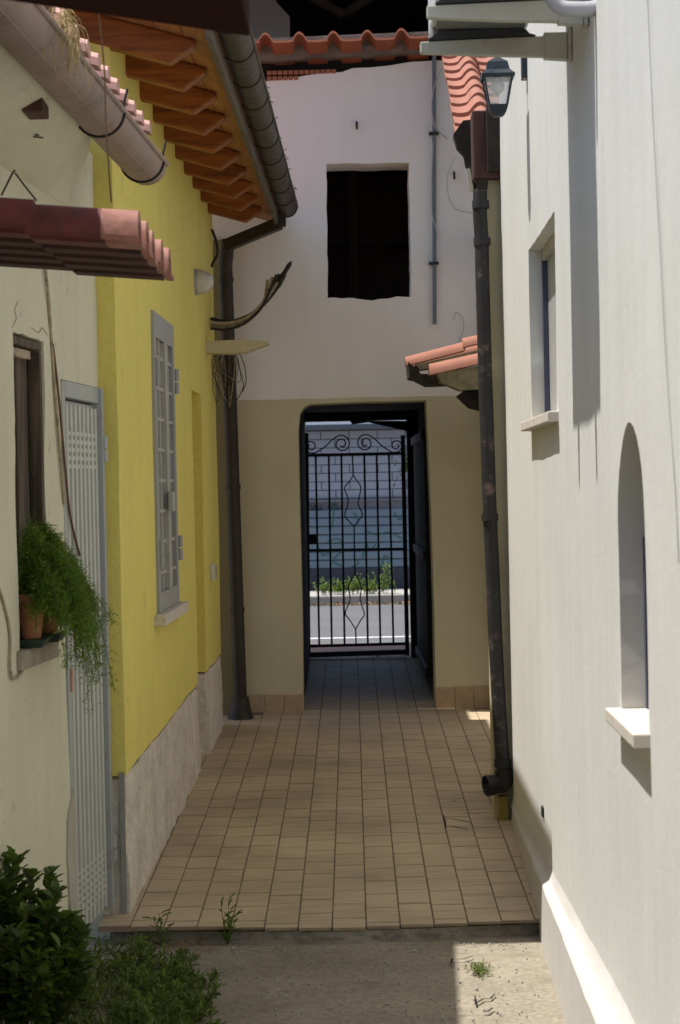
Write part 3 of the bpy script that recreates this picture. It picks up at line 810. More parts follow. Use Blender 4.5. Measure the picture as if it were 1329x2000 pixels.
# brown vent cap and spikes in the wall
m = MB(); vs = []
NS = 60
for i in range(NS + 1):
    y = -3.0 + (8.30 + 3.0) * i / NS
    w_ = CREAM.pt(y, 0); g_ = CGUT.pt(y, 0, -.03)
    gx = w_.x + (g_.x - w_.x) * max(0.04, min(1, (8.25 - y) / 1.1)) ** .8
    vs += [(w_.x - .05, y, 2.70), (w_.x + .005, y, 2.70), (max(w_.x + .006, gx - .045), y, 2.83), (max(w_.x + .007, gx), y, 2.88), (w_.x - .02, y, 2.94), (w_.x - .05, y, 2.94)]
m.add(vs, [(i * 6 + j, (i + 1) * 6 + j, (i + 1) * 6 + (j + 1) % 6, i * 6 + (j + 1) % 6) for i in range(NS) for j in range(6)] + [tuple(range(6)), tuple(NS * 6 + j for j in range(6))])
m.build('eave_cove', M['cream'], ch, smooth=True, angle=.9)
vq = on_y(66, 194, 6.45)
m = MB(); m.box(vq.x - .035, vq.x + .025, 6.45, 6.60, vq.z - .035, vq.z + .05); m.build('vent', M['rusty'], ch, bevel=.004)
for k, (p0, p1) in enumerate((((38, 258), (76, 264)), ((42, 264), (84, 269)))):
    m = MB(); m.tube([on_y(*p0, 6.86), on_y(*p1, 6.80)], .003, 6); m.build('spike', M['wire'], ch)

# ================================================================== right white house
rh = thing('white_house', RIGHT.pt(6.5, 0), 'tall sunlit white plastered house with small window and arched niche at right', 'house')
RC = RIGHT.px(987, 850)[0]                    # its far corner
ry1, rz1 = RIGHT.px(1033, 489); ry0, rz1b = RIGHT.px(1084, 413)
rz0 = RIGHT.px(1037, 826)[1]
ay1 = RIGHT.px(1213, 1200)[0]; ay0 = RIGHT.px(1269, 1380)[0]
az0 = RIGHT.px(1215, 1384)[1]; az1 = RIGHT.px(1230, 824)[1]
ar = (ay1 - ay0) / 2; ac_ = (ay0 + ay1) / 2; asz = az1 - ar * 1.05
arch = [(ay0, az0), (ay1, az0), (ay1, asz)] + [(ac_ + ar * math.cos(math.radians(a)), asz + ar * 1.05 * math.sin(math.radians(a))) for a in range(12, 169, 12)] + [(ay0, asz)]
plaster_wall('wall', RIGHT, rect(-3.0, RC, 0.0, 6.2), [(rect(ry0, ry1, rz0, rz1), 0.095), (arch, 0.095)], 0.32, M['white_wall'], rh, amp=0.006, jit=0.0025, grid=0.12, freq=1.0)  # unseen run behind the camera, carried on to cut sky light
def rb(name, s0, s1, z0, z1, d0, d1, mat, par=rh, bevel=0.0):
    m = MB(); m.wbox(RIGHT, s0, s1, z0, z1, d0, d1); return m.build(name, mat, par, bevel=bevel)
wn1 = rb('window', ry0 - .02, ry1 + .02, rz0 - .02, rz1 + .02, -0.10, -0.072, M['pane_grey'])
rb('frame', ry1 - .022, ry1 - .002, rz0 + .002, rz1 - .002, -0.0715, -0.05, M['frame_blue'], wn1, .003)
rb('frame', ry0 + .002, ry0 + .045, rz0 + .002, rz1 - .002, -0.0715, -0.05, M['frame_blue'], wn1, .003)
rb('frame', ry0 + .0455, ry1 - .0225, rz1 - .045, rz1 - .002, -0.0715, -0.05, M['grille_bar'], wn1, .003)
rb('frame', ry0 + .0455, ry1 - .0225, rz0 + .002, rz0 + .03, -0.0715, -0.05, M['grille_bar'], wn1, .003)
rb('window_sill', ry0 - .05, ry1 + .06, rz0 - .034, rz0 + .002, -0.07, 0.042, M['stone'], rh, .004)
wn2 = rb('arched_window', ay0 - .02, ay1 + .02, az0 - .02, az1 + .02, -0.10, -0.072, M['pane_black'])
rb('frame', ay1 - .03, ay1 + .0, az0 + .002, asz, -0.0715, -0.06, M['frame_blue'], wn2)
rb('window_sill', ay0 - .02, ay1 + .03, az0 - .032, az0 + .002, -0.07, 0.043, M['stone'], rh, .004)
# plinth with a coved top
k = 60; m = MB(); vs = []
for i in range(k + 1):
    y = 1.0 + (RC - .003 - 1.0) * i / k
    zt_ = 0.215 - 0.022 * max(0, y - 5.75)
    xf = PLIN.pt(y, 0).x; xw = RIGHT.pt(y, 0).x
    w = max(0.02, xw - xf)
    nz = 0.004 * noise.noise(Vector((y * 3, 0, 0)))
    pr = [(xw + .004, zt_ + .060), (xw - .10 * w, zt_ + .034), (xw - .30 * w, zt_ + .014), (xw - .6 * w, zt_ + .004), (xf + .006 + nz, zt_), (xf + nz, zt_ - .008), (xf - .004 + nz, zt_ - .1), (xf - .010 + nz, -.14), (xw + .1, -.14)]
    vs += [(a, y, b) for a, b in pr]
q = 9
m.add(vs, [(i * q + j, (i + 1) * q + j, (i + 1) * q + j + 1, i * q + j + 1) for i in range(k) for j in range(q - 1)] + [tuple(range(q)), tuple(k * q + j for j in range(q))])
m.build('plinth', M['white_plinth'], rh, smooth=True, angle=.5)
rb('roof', -3.0, RC + .2, 6.2, 6.4, -3.0, 0.35, M['terracotta'])
m = MB(); 
hc = spline([RIGHT.pt(*RIGHT.px(a, b), 0.004) for a, b in ((1268, -20), (1280, 250), (1294, 500), (1308, 760), (1322, 950), (1330, 1100))], 6)
m.tube(hc, 0.0016, 5); m.build('thin_cable', M['wire_grey'], rh)
m = MB(); y, z = RIGHT.px(1061, 1585); m.wbox(RIGHT, y - .03, y + .03, z - .02, z + .02, -.01, .006); m.build('nail', M['wire'], rh, bevel=.004)

# ================================================================== yard house behind it (pilaster, rotten beam, tiled verge)
PYR = RC + .02
oh = thing('yard_house', (0.9, PYR + .5, 0), 'ochre wall end with rotten maroon beam and pink tiled roof behind black pipe', 'outbuilding')
pl0 = on_y(944, 600, PYR).x; zpt = on_y(950, 350, PYR).z
PW = BackWall(PYR)
plaster_wall('pilaster', PW, rect(pl0 + .004, 0.90, 0.0, zpt + .25), [], 0.16, M['yard_wall'], oh, amp=.006, grid=.05)
plaster_wall('wall', OUT, rect(PYR + .16, 14.55, 0.0, 3.3), [], 0.2, M['white_plinth'], oh)
b0, b1 = on_y(917, 350, PYR - .05), on_y(976, 215, PYR - .05)
m = MB(); m.box(b0.x + .02, b1.x, PYR - .06, PYR + .10, b0.z - .0, b1.z); m.build('beam', M['maroon'], oh, bevel=.008)
m = MB(); m.box(b0.x + .085, b1.x + .005, PYR - .08, PYR - .061, b0.z + .03, b1.z + .02); m.build('board', M['rotten'], oh, bevel=.006)
sof = [on_y(a, b, PYR + .2) for a, b in ((886, 262), (893, 285), (907, 300), (914, 335), (918, 368), (932, 368), (935, 300), (936, 232), (905, 235))]
m = MB(); n = len(sof); m.add(sof + [p + Vector((.01, .25, .02)) for p in sof], [tuple(range(n)), tuple(range(n, 2 * n))] + [(i, (i + 1) % n, n + (i + 1) % n, n + i) for i in range(n)]); m.build('soffit', M['rotten'], oh)
m = MB(); m.bar(on_y(914, 330, PYR + .19), on_y(921, 372, PYR + .19), .03, .02); m.build('batten', M['plastic_white'], oh)
m = MB(); m.bar(on_y(944, 350, PYR - .03), on_y(936, 412, PYR - .03), .05, .05); m.build('bracket', M['rotten'], oh, bevel=.006)

def s_profile(w, hump, pan, th, n=14, flip=False):
    up = []
    for i in range(n + 1):
        u = w * i / n; t = i / n
        if t < 0.42: h = -pan * math.sin(math.pi * t / 0.42) * 0.5
        else: h = hump * math.sin(math.pi * (t - 0.42) / 0.58)
        up.append((u if not flip else w - u, h))
    return up + [(u, h - th) for u, h in up[::-1]]
rs = math.radians(17.7)
for cidx in range(10):
    Yc = 10.75 + .345 * cidx
    xl = 0.609 + (.716 - .609) * (Yc - 10.75) / 3.15
    zc = EYE.z + 1.715 + (Yc - 10.75) * math.tan(rs)
    for t in range(2):
        m = MB()
        m.prism(s_profile(.208, .052, .014, .026), (xl + t * .212 + random.uniform(-.004, .004), Yc + random.uniform(-.01, .01), zc + .012), (1, 0, 0), (0, 0, 1), (0.012, .42, .42 * math.tan(rs) - .022)); m.build('roof_tile', M['terra_pale'], oh, smooth=True, angle=.7)
m = MB(); m.hexa([(.70, 10.85, 3.29), (2.4, 10.85, 3.29), (2.4, 14.2, 4.36), (.80, 14.2, 4.36), (.70, 10.85, 3.33), (2.4, 10.85, 3.33), (2.4, 14.2, 4.40), (.80, 14.2, 4.40)]); m.build('roof_deck', M['rotten'], oh)
# black downpipe with elbow
BY = PYR - .055
bp = thing('black_downpipe', on_y(985, 1540, BY), 'peeling black downpipe with open elbow mouth beside the white house corner', 'pipe')
pth = [on_y(a, b, BY) for a, b in ((938, 372), (938, 420), (941, 470), (943, 560), (946, 660), (949, 760), (953, 880), (957, 1000), (963, 1130), (968, 1250), (975, 1380), (981, 1470), (984, 1505))]
m = MB(); m.tube(spline(pth, 4), 0.034, 14); m.build('pipe', M['black_pipe'], bp, smooth=True)
for a, b in ((939, 400), (942, 472), (957, 1010), (982, 1490)):
    c = on_y(a, b, BY); m = MB(); m.tube([c - Vector((0, 0, .018)), c + Vector((0, 0, .018))], .041, 14); m.build('collar', M['black_pipe'], bp, smooth=True)
e = [on_y(a, b, BY) for a, b in ((984, 1503), (986, 1520), (982, 1530), (972, 1532))]
m = MB(); m.tube(spline(e, 5), 0.043, 14); m.build('elbow', M['black_pipe'], bp, smooth=True)
c = on_y(974, 1531, BY); d = Vector((-1, -.35, -.1)).normalized()
m = MB(); ringo = []; 
m.tube([c, c + d * .02, c + d * .058, c + d * .066], [.043, .046, .051, .05], 18, cap=False); m.tube([c + d * .0655, c + d * .02], [.045, .040], 18, cap=False)
s_ = d.cross(Vector((0, 0, 1))).normalized(); t_ = s_.cross(d)
ro = [c + d * .066 + (s_ * math.cos(2 * math.pi * k / 18) + t_ * math.sin(2 * math.pi * k / 18)) * .05 for k in range(18)]
ri = [c + d * .0655 + (s_ * math.cos(2 * math.pi * k / 18) + t_ * math.sin(2 * math.pi * k / 18)) * .045 for k in range(18)]
m.add(ro + ri, [(k, (k + 1) % 18, 18 + (k + 1) % 18, 18 + k) for k in range(18)])
m.build('mouth', M['black_pipe'], bp, smooth=True)
m = MB(); q0, q1 = on_y(974, 1555, BY), on_y(990, 1618, BY)
m.box(q0.x, q1.x + .01, BY - .02, BY + .06, floor_z(BY) - .02, q0.z); tag(m.build('stub_post', plain('yellowed_stub', (0.36, 0.27, 0.07), .8, var=.6, dirt=(.12, .10, .06)), bevel=.006, root=(q0.x + .02, BY, floor_z(BY))), 'short yellow painted stub under the black pipe elbow', 'post')

# ================================================================== small tiled lean-to by the back wall
lt = thing('tiled_canopy', (1.0, 13.6, 2.5), 'small broken canopy of pink barrel tiles jutting out before the back wall', 'canopy')
def lrow(Y, pl, pr, th, nm='canopy_tile'):
    a, b = on_y(*pl, Y), on_y(*pr, Y)
    w = b - a; k = 8; R1 = .075
    arc = [(math.cos(math.pi * i / k) * R1, math.sin(math.pi * i / k) * th) for i in range(k + 1)] + [(math.cos(math.pi * i / k) * (R1 - .015), math.sin(math.pi * i / k) * (th - .015)) for i in range(k, -1, -1)]
    m = MB(); m.prism(arc, a - Vector((0, 0, th)), (0, 1, 0), (0, 0, 1), w); return m.build(nm, M['terra_pale'], lt, smooth=True, angle=.7)
lrow(13.75, (792, 697), (908, 667), .06)
lrow(13.75, (903, 661), (985, 642), .06)
lrow(13.45, (838, 711), (960, 684), .07)
lrow(14.0, (805, 700), (975, 660), .06)
def lblock(Y0, Y1, pts, mat, nm):
    n = len(pts); a = [on_y(x, y, Y0) for x, y in pts]; b = [p + Vector((0, Y1 - Y0, 0)) for p in a]
    m = MB(); m.add(a + b, [tuple(range(n)), tuple(range(n, 2 * n))] + [(i, (i + 1) % n, n + (i + 1) % n, n + i) for i in range(n)]); return m.build(nm, mat, lt)
mm = plaster('crumbling_mortar', (0.34, 0.30, 0.19), .6, 14, 0, .3, 1.0, 40, dirt=(.06, .05, .04), dirt_amt=.03, dirt_scale=20)
lblock(13.66, 13.85, [(812, 712), (985, 672), (985, 700), (820, 722)], mm, 'mortar_bed')
lblock(13.40, 13.62, [(854, 728), (985, 706), (985, 758), (900, 762), (862, 746)], mm, 'mortar_bed')
lblock(13.64, 14.1, [(797, 707), (818, 722), (822, 730), (985, 735), (985, 745), (836, 750), (812, 738), (800, 736)], M['rotten'], 'timber')
lblock(13.45, 14.3, [(905, 764), (985, 752), (985, 802), (930, 788)], M['soffit'], 'bracket')

# ================================================================== back building with passage
bb = thing('back_building', (0.1, 14.57, 0.15), 'two tone plastered building closing the alley with dark passage and square window', 'building')
def bp_(a, b): return BACK.px(a, b)
top = [bp_(a, b) for a, b in ((1010, 112), (850, 118), (800, 121), (760, 128), (720, 132), (690, 133), (668, 141), (640, 142), (600, 147), (575, 152), (525, 158), (490, 160))]
pas = [bp_(a, b) for a, b in ((593, 1400), (591, 1200), (586, 1000), (583, 840), (586, 808), (594, 795), (608, 789), (700, 785), (833, 782), (837, 860), (843, 1000), (849, 1200), (852, 1400))]
pas[0] = (pas[0][0], 0.0); pas[-1] = (pas[-1][0], 0.0)
outl = [(-1.35, 0.0)] + pas + [(1.35, 0.0), (1.35, top[0][1])] + top + [(-1.35, top[-1][1])]
wl = [bp_(a, b) for a, b in ((640, 582), (652, 581), (668, 583), (690, 582), (700, 584), (716, 586), (728, 587), (740, 584), (760, 583), (775, 579), (803, 580), (801, 420), (799, 318), (700, 319), (638, 320), (639, 460))]
plaster_wall('wall', BACK, outl, [(wl, 0.35)], 0.35, M['back'], bb, amp=0.007, jit=0.004, freq=1.1, grid=.1)
# passage
PX0, PX1 = on_y(589, 1100, 14.9).x, on_y(847, 1100, 14.9).x
GYP = 17.9
def bx(name, x0, x1, y0, y1, z0, z1, mat, par=bb, bevel=0):
    m = MB(); m.box(x0, x1, y0, y1, z0, z1); return m.build(name, mat, par, bevel=bevel)
zc = bp_(700, 790)[1]
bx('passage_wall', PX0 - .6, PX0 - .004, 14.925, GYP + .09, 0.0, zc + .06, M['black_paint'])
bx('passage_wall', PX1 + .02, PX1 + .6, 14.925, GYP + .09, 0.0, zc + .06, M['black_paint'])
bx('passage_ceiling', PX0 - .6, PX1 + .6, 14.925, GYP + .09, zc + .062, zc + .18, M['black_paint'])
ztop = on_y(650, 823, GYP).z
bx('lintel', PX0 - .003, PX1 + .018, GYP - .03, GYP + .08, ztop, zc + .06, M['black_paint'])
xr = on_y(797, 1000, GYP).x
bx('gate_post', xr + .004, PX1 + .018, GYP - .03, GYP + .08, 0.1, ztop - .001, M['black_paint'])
m = MB(); w = [on_y(a, b, GYP - .04) for a, b in ((684, 822), (688, 829), (720, 825), (795, 842), (797, 822))]
m.prism([(p.x, p.z) for p in w], (0, GYP - .05, 0), (1, 0, 0), (0, 0, 1), (0, .015, 0)); m.build('lintel_board', M['soffit'], bb)
# solid leaf folded back along the right wall of the passage, with its bar
lx = PX1 - .035
leaf = bx('door_leaf', lx, lx + .035, 15.3, 17.4, 0.30, 2.05, plain('navy_leaf', (0.010, 0.011, 0.014), .7), bb, .004)
for z in (0.34, 1.16, 2.0):
    bx('rail', lx - .02, lx - .0005, 15.32, 17.38, z - .03, z + .03, plain('navy_rail', (0.018, 0.020, 0.026), .5), leaf, .004)
# dark room behind the window opening
bx('room_wall', -1.30, -1.2, 14.93, 18.0, zc + .19, 4.5, M['room_dark'])
bx('room_wall', 1.2, 1.30, 14.93, 18.0, zc + .19, 4.5, M['room_dark'])
bx('room_wall', -1.30, 1.30, 16.6, 16.7, zc + .19, 4.5, M['room_dark'])
bx('room_ceiling', -1.30, 1.30, 14.93, 16.59, 4.22, 4.3, M['room_dark'])
bx('room_floor', -1.30, 1.30, 14.93, 16.59, zc + .181, zc + .25, M['room_dark'])
q = on_y(690, 450, 15.9)
bx('post', q.x - .035, q.x + .035, 15.9, 15.97, zc + .251, 4.21, M['maroon'], bb)
for py in (352, 470):
    z = on_y(700, py, 16.2).z; bx('room_beam', -1.19, 1.19, 16.2, 16.27, z - .03, z + .03, M['maroon'], bb)
# facade to the street, so nothing is seen past it
bx('street_wall', -6, PX0 - .001, GYP + .10, GYP + .4, 0.0, 5.2, M['back'])
bx('street_wall', PX1 + .02, 6, GYP + .10, GYP + .4, 0.0, 5.2, M['back'])
# skirting tiles
for (xa, xb, pya, pyb) in ((480, 517, 1356, 1392), (518.5, 555, 1355.5, 1391.5), (556.5, 591, 1355, 1391), (852, 888, 1341, 1376), (889.5, 925, 1340, 1375), (926.5, 962, 1339, 1374)):
    a = bp_(xa, pyb); b = bp_(xb, pya)
    m = MB(); m.wbox(BACK, a[0], b[0], floor_z(14.55) - .005, b[1], .002, .014); m.build('skirting_tile', M['skirt'], bb, bevel=.002)
# crown of the wall: dark gap, hollow bricks, mortar, row of tiles falling away behind
ztl = bp_(560, 92)[1]
tp = lambda a, b, Y: on_y(a, b, Y)
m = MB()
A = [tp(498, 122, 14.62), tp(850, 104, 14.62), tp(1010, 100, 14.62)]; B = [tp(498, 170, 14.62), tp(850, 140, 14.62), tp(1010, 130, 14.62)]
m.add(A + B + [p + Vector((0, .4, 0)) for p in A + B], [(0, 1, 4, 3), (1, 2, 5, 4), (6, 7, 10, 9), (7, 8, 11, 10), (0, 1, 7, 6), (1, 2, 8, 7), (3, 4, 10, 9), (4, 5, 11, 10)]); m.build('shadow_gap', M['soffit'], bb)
m = MB(); k = 40; vs = []
for i in range(k + 1):
    px = 488 + 540 * i / k
    yb = 120 - 18 * (px - 500) / 340 + 3 * noise.noise(Vector((px * .03, 0, 0))); yt = 84 - 14 * (px - 500) / 340
    a, b = tp(px, yb, 14.5), tp(px, yt, 14.5)
    vs += [a + Vector((0, .02 * noise.noise(Vector((px * .05, 1, 0))), 0)), (a + b) / 2 + Vector((0, -.02 + .025 * noise.noise(Vector((px * .06, 5, 0))), 0)), b + Vector((0, 0, .03)), b + Vector((0, .45, -.16)), a + Vector((0, .45, 0))]
m.add(vs, [(i * 5 + j, (i + 1) * 5 + j, (i + 1) * 5 + (j + 1) % 5, i * 5 + (j + 1) % 5) for i in range(k) for j in range(5)]); m.build('mortar_bed', M['mould'], bb, smooth=True)
for r, (n, y0) in enumerate(((13, 137), (6, 148))):
    for i in range(n):
        a, b = tp(522 + i * 10.5, y0 + 10 - i * .25, 14.575), tp(522 + i * 10.5 + 8.5, y0 + 2 - i * .25, 14.575)
        m = MB(); m.box(a.x, b.x, 14.575 - .012, 14.66, a.z, b.z); m.build('brick', M['brick'], bb)
for i in range(9):
    px = 438 + 66.5 * i
    py = 63 - (px - 500) * .031
    a = tp(px, py + 18, 14.36); b = tp(px + 66.5, py + 18, 14.36)
    w = b.x - a.x
    up = []
    n = 16
    for j in range(n + 1):
        t = j / n
        h = .058 * math.sin(math.pi * t / .40) ** .8 if t < .40 else -.004 * math.sin(math.pi * (t - .40) / .60)
        up.append((w * t * 1.04, h))
    m = MB(); m.prism(up + [(u, h - .016) for u, h in up[::-1]], (a.x, 14.36 + random.uniform(-.012, .012), a.z + random.uniform(-.004, .004)), (1, 0, .02), (0, .25, 1), (0, .5, -.17)); m.build('roof_tile', M['terracotta'], bb, smooth=True, angle=.7)
# open loft behind the tiles
bx('loft_wall', -1.6, 1.8, 19.5, 19.7, 4.0, 7.0, M['attic_wood'])
bx('loft_wall', 1.7, 1.8, 15.6, 19.49, 4.0, 7.0, M['attic_wood'])
bx('loft_wall', -1.6, -1.5, 15.6, 19.49, 4.0, 7.0, M['attic_wood'])
m = MB(); m.hexa([(-1.6, 15.3, 5.25), (1.8, 15.3, 5.25), (1.8, 19.7, 6.6), (-1.6, 19.7, 6.6), (-1.6, 15.3, 5.4), (1.8, 15.3, 5.4), (1.8, 19.7, 6.75), (-1.6, 19.7, 6.75)]); m.build('loft_roof', M['attic_wood'], bb)
bx('loft_floor', -1.49, 1.69, 15.2, 19.49, 4.0, 4.1, M['attic_wood'])
pw = [tp(a, b, 16.4) for a, b in ((430, -60), (530, -60), (540, 4), (566, 32), (567, 110), (430, 110))]
m = MB(); m.prism([(p.x, p.z) for p in pw], (0, 16.4, 0), (1, 0, 0), (0, 0, 1), (0, .12, 0)); m.build('loft_pier', M['attic_wall'], bb)
m = MB(); m.bar(tp(600, -10, 16.6), tp(672, 30, 16.6), .09, .06); m.build('loft_beam', M['attic_wood'], bb)
m = MB(); m.bar(tp(672, 30, 16.7), tp(735, -12, 16.7), .09, .06); m.build('loft_beam', M['attic_wood'], bb)
bx('olive_strip', -0.86, on_y(452, 900, 14.5).x, 14.44, 14.56, 0.1, on_y(450, 470, 14.5).z, M['olive'])
# conduit on the wall
cd = thing('conduit', BACK.pt(*bp_(849, 632), .03), 'thin blue grey conduit pipe clipped vertically to the back wall', 'pipe')
m = MB(); m.tube([BACK.pt(*bp_(848, 100), .03), BACK.pt(*bp_(848, 300), .03), BACK.pt(*bp_(849, 634), .03)], .014, 10); m.build('tube', M['conduit'], cd, smooth=True)
for py in (262, 515):
    x, z = bp_(848, py); m = MB(); m.wbox(BACK, x - .035, x + .03, z - .008, z + .008, .0, .052); m.build('clip', M['wire'], cd)
def hang(name, pts, r, mat, label, cat, n=8, sides=6):
    m = MB(); m.tube(spline(pts, n), r, sides); return tag(m.build(name, mat, root=pts[0], smooth=True), label, cat)
hang('white_cable', [BACK.pt(*bp_(a, b), .05) for a, b in ((868, 128), (850, 165), (843, 210), (850, 250), (875, 275))], .004, M['wire_grey'], 'thin pale cable looping beside the top of the conduit', 'cable')
hang('white_cable', [BACK.pt(*bp_(a, b), .05) for a, b in ((846, 280), (843, 350), (844, 420), (852, 450), (853, 470))], .004, M['wire_grey'], 'pale cable running down along the conduit next to window', 'cable')
hang('white_cable', [BACK.pt(*bp_(a, b), .05) for a, b in ((888, 310), (874, 345), (876, 385), (890, 410), (925, 418))], .003, M['wire_grey'], 'thin cable curving across the wall to the black pipe top', 'cable')
hang('white_cable', [BACK.pt(*bp_(a, b), .04) for a, b in ((886, 625), (890, 612), (902, 620), (905, 645), (895, 668))], .003, M['wire_grey'], 'short pale cable curl on the wall above the pink canopy', 'cable')
for (px, py, lab) in ((697, 240, 'small rusty hook in the white wall above the square window'), (887, 338, 'small grey anchor in the wall right of the conduit')):
    x, z = bp_(px, py); m = MB(); m.tube([BACK.pt(x, z, -.01), BACK.pt(x, z, .03), BACK.pt(x, z - .03, .04), BACK.pt(x, z - .045, .03)], .008, 6)
    tag(m.build('wall_hook', M['rusty'], root=BACK.pt(x, z, 0), smooth=True), lab, 'hook')

# ================================================================== iron gate
gt = thing('iron_gate', (0.15, GYP, floor_z(GYP)), 'black wrought iron gate with scrolls closing the far end of the passage', 'gate')
G = lambda a, b, d=0.0: on_y(a, b, GYP - d)
def gbar(nm, a, b, w, h=None):
    m = MB(); m.bar(G(*a), G(*b), w, h or w); return m.build(nm, M['iron'], gt, bevel=.001)
gbar('stile', (599, 846), (603, 1280), .034)
gbar('stile', (787, 850), (796, 1280), .034)
gbar('rail', (597, 889), (790, 885), .022)
gbar('rail', (600, 1075), (792, 1072), .022)
gbar('rail', (602, 1262), (796, 1257), .024)
gbar('kick_rail', (602, 1279), (797, 1273), .042)
for xt, xb in ((617, 624), (642.5, 648.5), (667, 673.5), (712, 719), (736, 743.5), (760, 769)):
    gbar('bar', (xt, 887), (xb, 1261), .017)
gbar('bar', (688.5, 886), (690.5, 930), .012)
gbar('bar', (692, 1027), (693.5, 1122), .012)
gbar('bar', (695, 1228), (696, 1260), .012)
for pts in ([(690.5, 928), (683, 940), (673.5, 953), (679, 970), (680, 985), (674, 1006), (682, 1018), (692, 1028)], [(690.5, 928), (698, 940), (705, 951), (702, 972), (700, 985), (708, 1004), (701, 1016), (692, 1028)],
            [(693.5, 1120), (686, 1132), (681, 1150), (684, 1172), (675, 1197), (683, 1210), (695, 1229)], [(693.5, 1120), (701, 1132), (706, 1150), (704, 1172), (712, 1199), (705, 1211), (695, 1229)]):
    m = MB(); m.tube(spline([G(a, b) for a, b in pts], 5), .0055, 6); m.build('lozenge', M['iron'], gt, smooth=True)
def spiral(cx, cy, r0, r1, a0, turns, sgn):
    return [(cx + (r0 + (r1 - r0) * t / 30) * math.cos(a0 + sgn * turns * 2 * math.pi * t / 30), cy + (r0 + (r1 - r0) * t / 30) * math.sin(a0 + sgn * turns * 2 * math.pi * t / 30)) for t in range(31)]
scr = []
big = spiral(668, 867, 17.5, 4.5, math.pi * 1.25, 1.75, 1)
sm = spiral(608, 872, 4, 12.5, math.pi * 3.3, 1.4, -1)
scr.append(sm + [(616, 884.5), (624, 880), (636, 872), (648, 860)] + big)
scr.append([(691 * 2 - a, b - 1.5) for a, b in scr[0]])
for s in scr:
    m = MB(); m.tube(spline([G(a, b) for a, b in s], 3), .006, 6); m.build('scroll', M['iron'], gt, smooth=True)
m = MB(); p = G(609, 1053); m.box(p.x - .045, p.x + .045, GYP - .035, GYP + .02, p.z - .042, p.z + .042); m.build('lock_box', M['iron'], gt, bevel=.004)

# ================================================================== air conditioner on brackets
fy, fzz = RIGHT.px(1116, 92)
ny = RIGHT.px(1148, 35)[0]
acx0 = on_y(839, 60, fy).x
acx1 = on_y(1046, 70, fy).x
zbr = on_y(900, 82, fy).z
ac = thing('air_conditioner', (acx0 + .14, (fy + ny) / 2, zbr), 'outdoor air conditioner on beige brackets high on the white wall', 'air conditioner')
yA, yB = ny - .15, fy + .17
m = MB(); m.box(acx0 + .005, acx1 - .02, yA, yB, zbr + .045, zbr + .62); m.build('casing', M['ac'], ac, bevel=.012)
m = MB(); m.box(acx0 + .02, acx1 - .035, yA + .015, yB - .015, zbr + .036, zbr + .0445); m.build('underside', M['ac_under'], ac)
for yb in (ny, fy):
    tipx = on_y(821, 90, fy).x + (0 if yb == fy else 0.0)
    wx = RIGHT.pt(yb, 0).x
    z0 = zbr
    prof = [(tipx, z0 - .034), (tipx, z0), (wx - .012, z0 + .012), (wx - .012, z0 - .058), (wx - .1, z0 - .052), (wx - .25, z0 - .046)]
    m = MB(); m.prism(prof, (0, yb - .018, 0), (1, 0, 0), (0, 0, 1), (0, .036, 0)); br = m.build('bracket', M['bracket'], ac, bevel=.004)
    m = MB(); m.prism([(acx0 - .005, z0 + .004), (acx0 + .03, z0 + .03), (acx1 - .05, z0 + .035), (acx1 - .03, z0 + .03), (acx1 - .02, z0 + .018), (acx1, z0 + .012)], (0, yb - .024, 0), (1, 0, 0), (0, 0, 1), (0, .048, 0)); m.build('rubber_foot', M['rubber'], br)
    m = MB(); m.wbox(RIGHT, yb - .03, yb + .03, z0 - .065, z0 + .33, .001, .012); m.build('wall_plate', M['bracket'], br, bevel=.002)
    m = MB(); m.prism([(wx - .085, z0 - .058), (wx - .085, z0 + .02), (wx - .014, z0 + .02), (wx - .014, z0 - .064)], (0, yb - .022, 0), (1, 0, 0), (0, 0, 1), (0, .044, 0)); m.build('end_block', M['bracket'], br, bevel=.003)
    c = Vector((acx0 + .01, yb, z0 + .008)); m = MB(); m.tube([c, c + Vector((0, 0, .05))], .009, 8); m.tube([c + Vector((0, 0, .006)), c + Vector((0, 0, .016))], .016, 6); m.build('bolt', M['fixture'], br)
pa = [on_y(1075, -10, ny - .2), on_y(1092, 12, ny - .2), on_y(1120, 18, ny - .2), on_y(1172, 12, ny - .18), on_y(1188, -30, ny - .15)]
m = MB(); m.tube(spline(pa, 6), .022, 12); m.build('insulated_pipe', M['insul'], ac, smooth=True)

# ================================================================== wall lantern
ly, lz = RIGHT.px(1030, 140)
lc = on_y(972, 170, ly)
ln = thing('wall_lantern', (lc.x, ly, on_y(972, 228, ly).z), 'small blue black wall lantern with clear glass and round bulb', 'lantern')
K = ly / FPX
zt0, zg1, zg0, zb = on_y(972, 118, ly).z, on_y(972, 152, ly).z, on_y(972, 208, ly).z, on_y(972, 228, ly).z
def ring(hw, z): return [Vector((lc.x + sx * hw, ly + sy * hw, z)) for sx, sy in ((-1, -1), (1, -1), (1, 1), (-1, 1))]
def stack(nm, levels, mat, bevel=.001):
    m = MB(); vs = []
    for hw, z in levels: vs += ring(hw, z)
    n = len(levels)
    m.add(vs, [(3, 2, 1, 0), tuple(4 * (n - 1) + i for i in range(4))] + [(4 * i + j, 4 * i + (j + 1) % 4, 4 * (i + 1) + (j + 1) % 4, 4 * (i + 1) + j) for i in range(n - 1) for j in range(4)])
    return m.build(nm, mat, ln, bevel=bevel)
hT = 31 * K
stack('cap', [(hT * 1.02, zg1 - .006), (hT * 1.05, zg1 + .008), (hT * .74, zg1 + .026), (hT * .62, zt0 - .010), (hT * .40, zt0), (hT * .12, zt0 + .012)], M['iron_lantern'])
hG1, hG0 = 26 * K, 16 * K
stack('base', [(hG0 * .55, zb), (hG0 * .9, zb + .012), (hG0 * 1.15, zg0 - .006), (hG0 * 1.15, zg0 + .004)], M['iron_lantern'])
